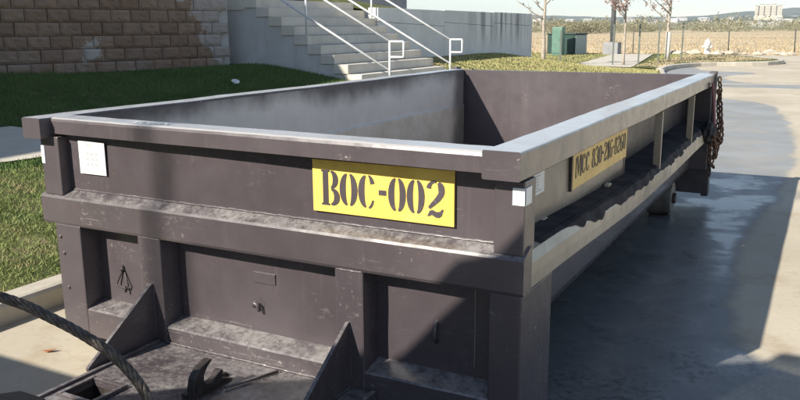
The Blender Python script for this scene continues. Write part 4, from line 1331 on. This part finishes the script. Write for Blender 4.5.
# ------------------------------------------------------------------ utility boxes, lamp post, hydrant
uc = thing('utility_cabinet', 'slim green utility cabinet beside the dark transformer box', 'cabinet', (-11.6, 38.1, .05))
box('cabinet_body', -11.9, -11.35, 37.9, 38.4, .08, 1.52, GREENBOX, uc, .03)
box('cabinet_door', -11.86, -11.39, 37.875, 37.897, .2, 1.40, GREENBOX, uc, .005)
box('door_handle', -11.47, -11.44, 37.855, 37.874, .8, .95, DARKIRON, uc, .003)
box('plinth', -11.95, -11.30, 37.85, 38.45, -.02, .078, CONC_PATH, uc, .01)
tf = thing('transformer_box', 'wide dark transformer box with one side coloured as lit on the lawn', 'transformer', (-11.7, 39.5, .05))
tm = Matrix.Translation((-11.55, 39.9, 0)) @ Matrix.Rotation(math.radians(-18), 4, 'Z')
box('transformer_body', -1.05, .72, -.55, .55, .10, 1.12, NAVYBOX, tf, .02, tm)
box('sloped_lid', -1.10, .77, -.60, .60, 1.123, 1.20, NAVYBOX, tf, .02, tm)
box('side_panel', .723, .74, -.52, .52, .12, 1.10, LITBOX, tf, .004, tm)  # carries the pale colour that stands in for light
box('door_panel', -1.0, -.2, -.575, -.553, .15, 1.05, NAVYBOX, tf, .004, tm)
box('door_panel', -.15, .66, -.575, -.553, .15, 1.05, NAVYBOX, tf, .004, tm)
box('plinth', -1.2, .9, -.7, .7, -.02, .097, CONC_PATH, tf, .01, tm)
BASEGREY = concrete_mat('lamp_base_concrete', (.25, .255, .255), (.33, .33, .325), (.2, .2, .2), 2.0, .3)
def lamp_post(x, y, label, h=8.5, r=.13, z0=0.0):
    lp = thing('lamp_post', label, 'lamp post', (x, y, z0), 'parking lot lamp posts')
    box('concrete_base', x - .39, x + .39, y - .40, y + .40, z0 - .05, z0 + .72, BASEGREY, lp, .03)
    tube('pole', [(x, y, z0 + .72), (x, y, z0 + h * .5), (x, y, z0 + h)], [r, r * .9, r * .7], POLEGREY, lp, 16)
    box('base_plate', x - .2, x + .2, y - .2, y + .2, z0 + .722, z0 + .75, POLEGREY, lp, .004)
    tube('arm', [(x, y, z0 + h - .1), (x, y - .9, z0 + h)], .04, POLEGREY, lp)
    box('lamp_head', x - .2, x + .2, y - 1.6, y - .9, z0 + h - .08, z0 + h + .05, POLEGREY, lp, .03)
lamp_post(-9.36, 40.3, 'tall dark lamp post on a square grey concrete base beyond the box')
lamp_post(-7.3, -12.6, 'unseen lamp post added left of the hauling truck for its shadow', 15.5, .042, .3)  # added out of view to lay a soft shadow stripe on the front
hx, hy = -5.22, 45.0
hd = thing('fire_hydrant', 'pale fire hydrant standing at the edge of the dry field', 'hydrant', (hx, hy, -.03))
def lathe(name, prof, cx, cy, mat, parent, seg=20):
    v, f = [], []
    for (r, z) in prof:
        for k in range(seg):
            a = 2 * math.pi * k / seg; v.append((cx + r * math.cos(a), cy + r * math.sin(a), z))
    for i in range(len(prof) - 1):
        for k in range(seg): f.append((i * seg + k, i * seg + (k + 1) % seg, (i + 1) * seg + (k + 1) % seg, (i + 1) * seg + k))
    f.append(tuple(range(seg))[::-1]); f.append(tuple((len(prof) - 1) * seg + k for k in range(seg)))
    return from_data(name, v, f, mat, parent, True)
lathe('barrel', [(.20, -.03), (.20, .03), (.15, .05), (.145, .45), (.19, .47), (.19, .52), (.15, .54)], hx, hy, HYD, hd)
lathe('bonnet', [(.175, .545), (.17, .62), (.13, .72), (.07, .78), (.045, .79), (.045, .85)], hx, hy, HYD, hd)
tube('outlet', [(hx - .27, hy, .40), (hx - .14, hy, .40)], .075, HYD, hd, 12)
tube('outlet', [(hx + .14, hy, .40), (hx + .27, hy, .40)], .075, HYD, hd, 12)
tube('outlet', [(hx, hy - .28, .36), (hx, hy - .14, .36)], .095, HYD, hd, 12)

# ------------------------------------------------------------------ field fence, rocks, scrub
fence = thing('wire_fence', 'thin wire fence with dark posts along the dry field', 'fence', (-4, 48, -.05))
fx = [-34, -29, -24, -19, -14.2, -9.6, -7.0, -4.35, -.95, 2.5, 6, 10, 14]
fpts = []
for i, x in enumerate(fx):
    y = 47.2 + (x + 4) * .12
    if -8 < x < -6: continue
    fpts.append((x, y))
    tube('fence_post', [(x, y, -.1), (x + random.uniform(-.04, .04), y, 1.32 + random.uniform(-.08, .08))], .035, POST, fence, 6)
for z in (.5, .85, 1.2):
    tube('fence_wire', [(x, y, z + .03 * math.sin(i * 2.1)) for i, (x, y) in enumerate(fpts)], .006, POST, fence, 4)
ROCK = simple('pale_rock', (.40, .35, .27), (.52, .47, .38), 3, .95, 0, .6, 20)
for i in range(26):
    rx = -7 + 9.5 * i / 25 + random.uniform(-.2, .2); ry = 45.6 + (rx + 4) * .14 + random.uniform(-.5, .7)
    if abs(rx - hx) < .5: rx += .9
    bm = bmesh.new(); bmesh.ops.create_icosphere(bm, subdivisions=2, radius=1)
    s_ = random.uniform(.10, .30); sq = random.uniform(.4, .7)
    for vt in bm.verts:
        d_ = 1 + .5 * mnoise.noise(vt.co * 1.3 + Vector((i * 3.7, 0, 0))) + .2 * mnoise.noise(vt.co * 3.1 + Vector((0, i * 2.2, 0)))
        vt.co = Vector((vt.co.x * s_ * d_ * 1.5 + rx, vt.co.y * s_ * d_ + ry, vt.co.z * s_ * d_ * sq + .02))
    tag(from_bm('rock', bm, ROCK), 'pale rubble rock along the edge of the dry field by the fence', 'rock', 'rubble rocks along the field edge')

def leafy_cloud(C_, S_, nper, size):
    """numpy: clusters C_ (n,3) with radii S_ (n,3) -> triangles on/in ellipsoids"""
    n = len(C_)
    u = rng.normal(size=(n, nper, 3)); u /= np.linalg.norm(u, axis=2, keepdims=True)
    r = rng.uniform(.55, 1.0, (n, nper, 1))
    P = C_[:, None] + u * r * S_[:, None]
    P[..., 2] = np.maximum(P[..., 2], 0)
    P = P.reshape(-1, 3)
    a = rng.normal(size=P.shape); b = rng.normal(size=P.shape)
    a /= np.linalg.norm(a, axis=1, keepdims=True); b /= np.linalg.norm(b, axis=1, keepdims=True)
    sz = (size[:, None] * rng.uniform(.6, 1.3, (n, nper))).reshape(-1, 1)
    return np.stack([P - a * sz, P + b * sz, P + a * sz * .8 - b * sz * .3], 1)
def tri_obj(name, T_, mat):
    n = len(T_)
    me = bpy.data.meshes.new(name)
    me.vertices.add(n * 3); me.loops.add(n * 3); me.polygons.add(n)
    me.vertices.foreach_set('co', T_.astype(np.float32).ravel())
    me.loops.foreach_set('vertex_index', np.arange(n * 3, dtype=np.int32))
    me.polygons.foreach_set('loop_start', np.arange(0, n * 3, 3, dtype=np.int32))
    me.update(calc_edges=True)
    return link_mesh(name, me, mat)
n_ = 900
dist = rng.uniform(250, 1500, n_)
th = np.radians(rng.uniform(-48, 6, n_))      # bearing from +y, negative is left
Cc = np.stack([.85 + np.sin(th) * dist, -2.4 + np.cos(th) * dist, np.full(n_, 1.0)], 1)
hh = rng.uniform(1.6, 4.4, n_) * (1 + dist / 2200)
Ss = np.stack([hh * rng.uniform(.9, 2.4, n_), hh * rng.uniform(.9, 2.0, n_), hh], 1)
o = tri_obj('scrub', leafy_cloud(Cc, Ss, 220, hh * .10), SCRUB)
tag(o, 'low olive scrub in a far band behind the dry field', 'scrub', None, 'stuff')
# a nearer clump behind the utility boxes
def bush(bearing, d, w, h, label):
    b_ = math.radians(bearing)
    c = np.array([.85 + math.sin(b_) * d, -2.4 + math.cos(b_) * d, 0])
    k = 14
    C_ = c + rng.normal(size=(k, 3)) * np.array([w * .32, w * .25, 0]); C_[:, 2] = h * rng.uniform(.25, .6, k)
    S_ = np.tile(np.array([w * .22, w * .2, h * .42]), (k, 1)) * rng.uniform(.7, 1.2, (k, 1))
    t = thing('scrub_tree', label, 'tree', tuple(c), 'scrub trees behind the dry field')
    T_ = leafy_cloud(C_, S_, 300, np.full(k, h * .055))
    o = tri_obj('crown', T_, SCRUB); o.parent = t; o.location = LOC[o.name] - LOC[t.name]
    tube('trunk', [(c[0], c[1], -.1), (c[0] + .2, c[1], h * .5)], [h * .05, h * .02], BARK, t)
for (pxx, d, w, h, lb) in ((478, 210, 14, 3.0, 'round grey-green scrub tree left of the bare pale tree'), (556, 200, 10, 3.2, 'scrub tree showing behind the green cabinet'), (578, 195, 16, 3.8, 'widest bushy scrub tree right behind the transformer box'), (596, 215, 13, 3.4, 'scrub tree just left of the lamp post'), (632, 260, 12, 3.0, 'small scrub tree seen through the russet-leaved tree'), (700, 330, 13, 2.8, 'low scrub tree left above the hydrant'), (795, 300, 14, 3.0, 'low scrub tree at the right edge of the field')):
    bush(math.degrees(math.atan((pxx - 400) / F_PX)) - math.degrees(YAW), d, w, h, lb)

# ------------------------------------------------------------------ far town, hotel, hills
def bearing_pt(px, d):
    b_ = math.atan((px - 400) / F_PX) - YAW
    return .847 + math.sin(b_) * d, -2.396 + math.cos(b_) * d
def hillz(b_, d):
    return 0
def hill_mesh(name, d0, d1, hmax, seed, prof):
    v, f = [], []
    nb, nd = 150, 14
    for i in range(nb):
        b_ = math.radians(-62 + 80 * i / (nb - 1))
        for j in range(nd):
            t = j / (nd - 1); d = d0 + (d1 - d0) * t
            h = hmax * prof(math.degrees(b_)) * sm(t * 1.25) * (1 + .25 * N(i * .09, seed, t * 2) + .10 * N(i * .35, seed, t * 4)) - 3 + 3 * sm(t * 4)
            v.append((.85 + math.sin(b_) * d, -2.4 + math.cos(b_) * d, h))
    for i in range(nb - 1):
        for j in range(nd - 1):
            f.append((i * nd + j, (i + 1) * nd + j, (i + 1) * nd + j + 1, i * nd + j + 1))
    return from_data(name, v, f, HILL, None, True)
tag(hill_mesh('hills', 1300, 2400, 26, 2.2, lambda b: .75 + .2 * math.sin(b * .2 + 1)), kind='structure')
tag(hill_mesh('hills', 2500, 4200, 78, 6.4, lambda b: .78 + .16 * math.sin(b * .16 + .4) + .14 * math.exp(-((b + 1) / 6) ** 2)), kind='structure')
# hotel on the near ridge
hxp, hyp = bearing_pt(760, 1800)
ht = thing('hotel_tower', 'large cream hotel block standing on the far ridge', 'building', (hxp, hyp, 15))
hM = Matrix.Translation((hxp, hyp, 0)) @ Matrix.Rotation(math.radians(4), 4, 'Z') @ Matrix.Translation((0, 0, 16)) @ Matrix.Diagonal((.74, .74, .84, 1)) @ Matrix.Translation((0, 0, -16))
box('podium', -36, 36, -10, 14, 12, 22, HOTEL, ht, .2, hM)
for i, (a, b, h) in enumerate(((-34, -26, 46), (-22, -12, 49), (-8, 4, 48), (8, 18, 49), (22, 33, 46))):
    w_ = box('wing', a, b, -9, 12, 22.02, h, HOTEL, ht, .2, hM)
    box('roof_cap', a - .8, b + .8, -9.8, 12.8, h + .02, h + 1.4, HOTELD, ht, .1, hM)
    for r_ in range(6):
        box('window_band', a + 1.2, b - 1.2, -9.3, -9.05, 25 + r_ * 3.5, 26.6 + r_ * 3.5, HOTELD, w_, 0, hM)
for (a, b) in ((-25.9, -22.1), (-11.9, -8.1), (4.1, 7.9), (18.1, 21.9)):
    box('link_wing', a, b, -4, 12, 22.03, 45.5, HOTELD, ht, .1, hM)
# small far houses
rnd = random.Random(5)
for i in range(46):
    px = rnd.uniform(470, 800)
    d = rnd.uniform(1100, 2250)
    x, y = bearing_pt(px, d)
    t_ = (d - 1300) / 1100
    z = 26 * .75 * sm(t_ * 1.25) * .85 if d > 1300 else 0
    w = rnd.uniform(8, 26); h = rnd.uniform(3.5, 7); dp = rnd.uniform(8, 14)
    side_ = 'right of the lamp post' if px > 620 else 'left of the lamp post'
    t = thing('far_house', 'small pale building in the far town ' + side_, 'building', (x, y, z), 'far town buildings ' + side_)
    Mh = Matrix.Translation((x, y, 0)) @ Matrix.Rotation(rnd.uniform(-.5, .5), 4, 'Z')
    box('wall', -w / 2, w / 2, -dp / 2, dp / 2, z - 4, z + h, TOWN1, t, 0, Mh)
    bm = bmesh.new()
    vs = [bm.verts.new(Mh @ Vector(p)) for p in ((-w / 2 - .5, -dp / 2 - .5, z + h), (w / 2 + .5, -dp / 2 - .5, z + h), (w / 2 + .5, dp / 2 + .5, z + h), (-w / 2 - .5, dp / 2 + .5, z + h), (-w / 2 + 2, 0, z + h + 2.2), (w / 2 - 2, 0, z + h + 2.2))]
    for q in ((0, 1, 5, 4), (2, 3, 4, 5), (0, 4, 3), (1, 2, 5), (0, 3, 2, 1)): bm.faces.new([vs[k] for k in q])
    from_bm('roof', bm, TOWN2 if rnd.random() < .7 else TOWN1, t)

# ------------------------------------------------------------------ litter
bm = bmesh.new(); bmesh.ops.create_icosphere(bm, subdivisions=2, radius=.05)
tx_, ty_ = -7.35, 7.4
for vt in bm.verts: vt.co = Vector((vt.co.x * 1.2, vt.co.y, vt.co.z * .8)) * (1 + .6 * mnoise.noise(vt.co * 25)) + Vector((tx_, ty_, lawn_z(tx_, ty_) + .06))
tag(from_bm('litter', bm, WHITE), 'crumpled white litter lying on the shaded grass bank', 'litter')
def leaf(x, y, z, a, s, label, mat=LEAFB):
    pts = [(-1, 0, .15), (-.4, .35, .05), (.3, .38, .12), (1, 0, .35), (.3, -.38, .18), (-.4, -.35, .02)]
    M_ = Matrix.Translation((x, y, z)) @ Matrix.Rotation(a, 4, 'Z')
    v = [M_ @ (Vector(p) * s) for p in pts] + [M_ @ (Vector((p[0], p[1], p[2] - .04)) * s) for p in pts]
    f = [tuple(range(6)), tuple(range(6, 12))[::-1]] + [(i, (i + 1) % 6, 6 + (i + 1) % 6, 6 + i) for i in range(6)]
    tag(from_data('fallen_leaf', v, f, mat), label, 'leaf')
leaf(-2.327, -.067, .006,   .6, .032, 'curled brown leaf on the sunny pavement by the left kerb', simple('orange_leaf', (.34, .12, .05), (.28, .10, .04), 30, .8))

# ------------------------------------------------------------------ haze
bm = bmesh.new()
bm_box(bm, -4800, 4800, -1500, 5200, -2, 130)
hz = NT('air_haze')
t_ = hz.t
for nd in list(t_.nodes):
    if nd.type == 'BSDF_PRINCIPLED': t_.nodes.remove(nd)
pv = t_.nodes.new('ShaderNodeVolumePrincipled')
pv.inputs['Color'].default_value = (.80, .91, 1, 1)
pv.inputs['Density'].default_value = .00016
pv.inputs['Anisotropy'].default_value = 0.0
t_.links.new(pv.outputs[0], [x for x in t_.nodes if x.type == 'OUTPUT_MATERIAL'][0].inputs['Volume'])
hb = from_bm('haze', bm, hz.m)
tag(hb, kind='stuff')
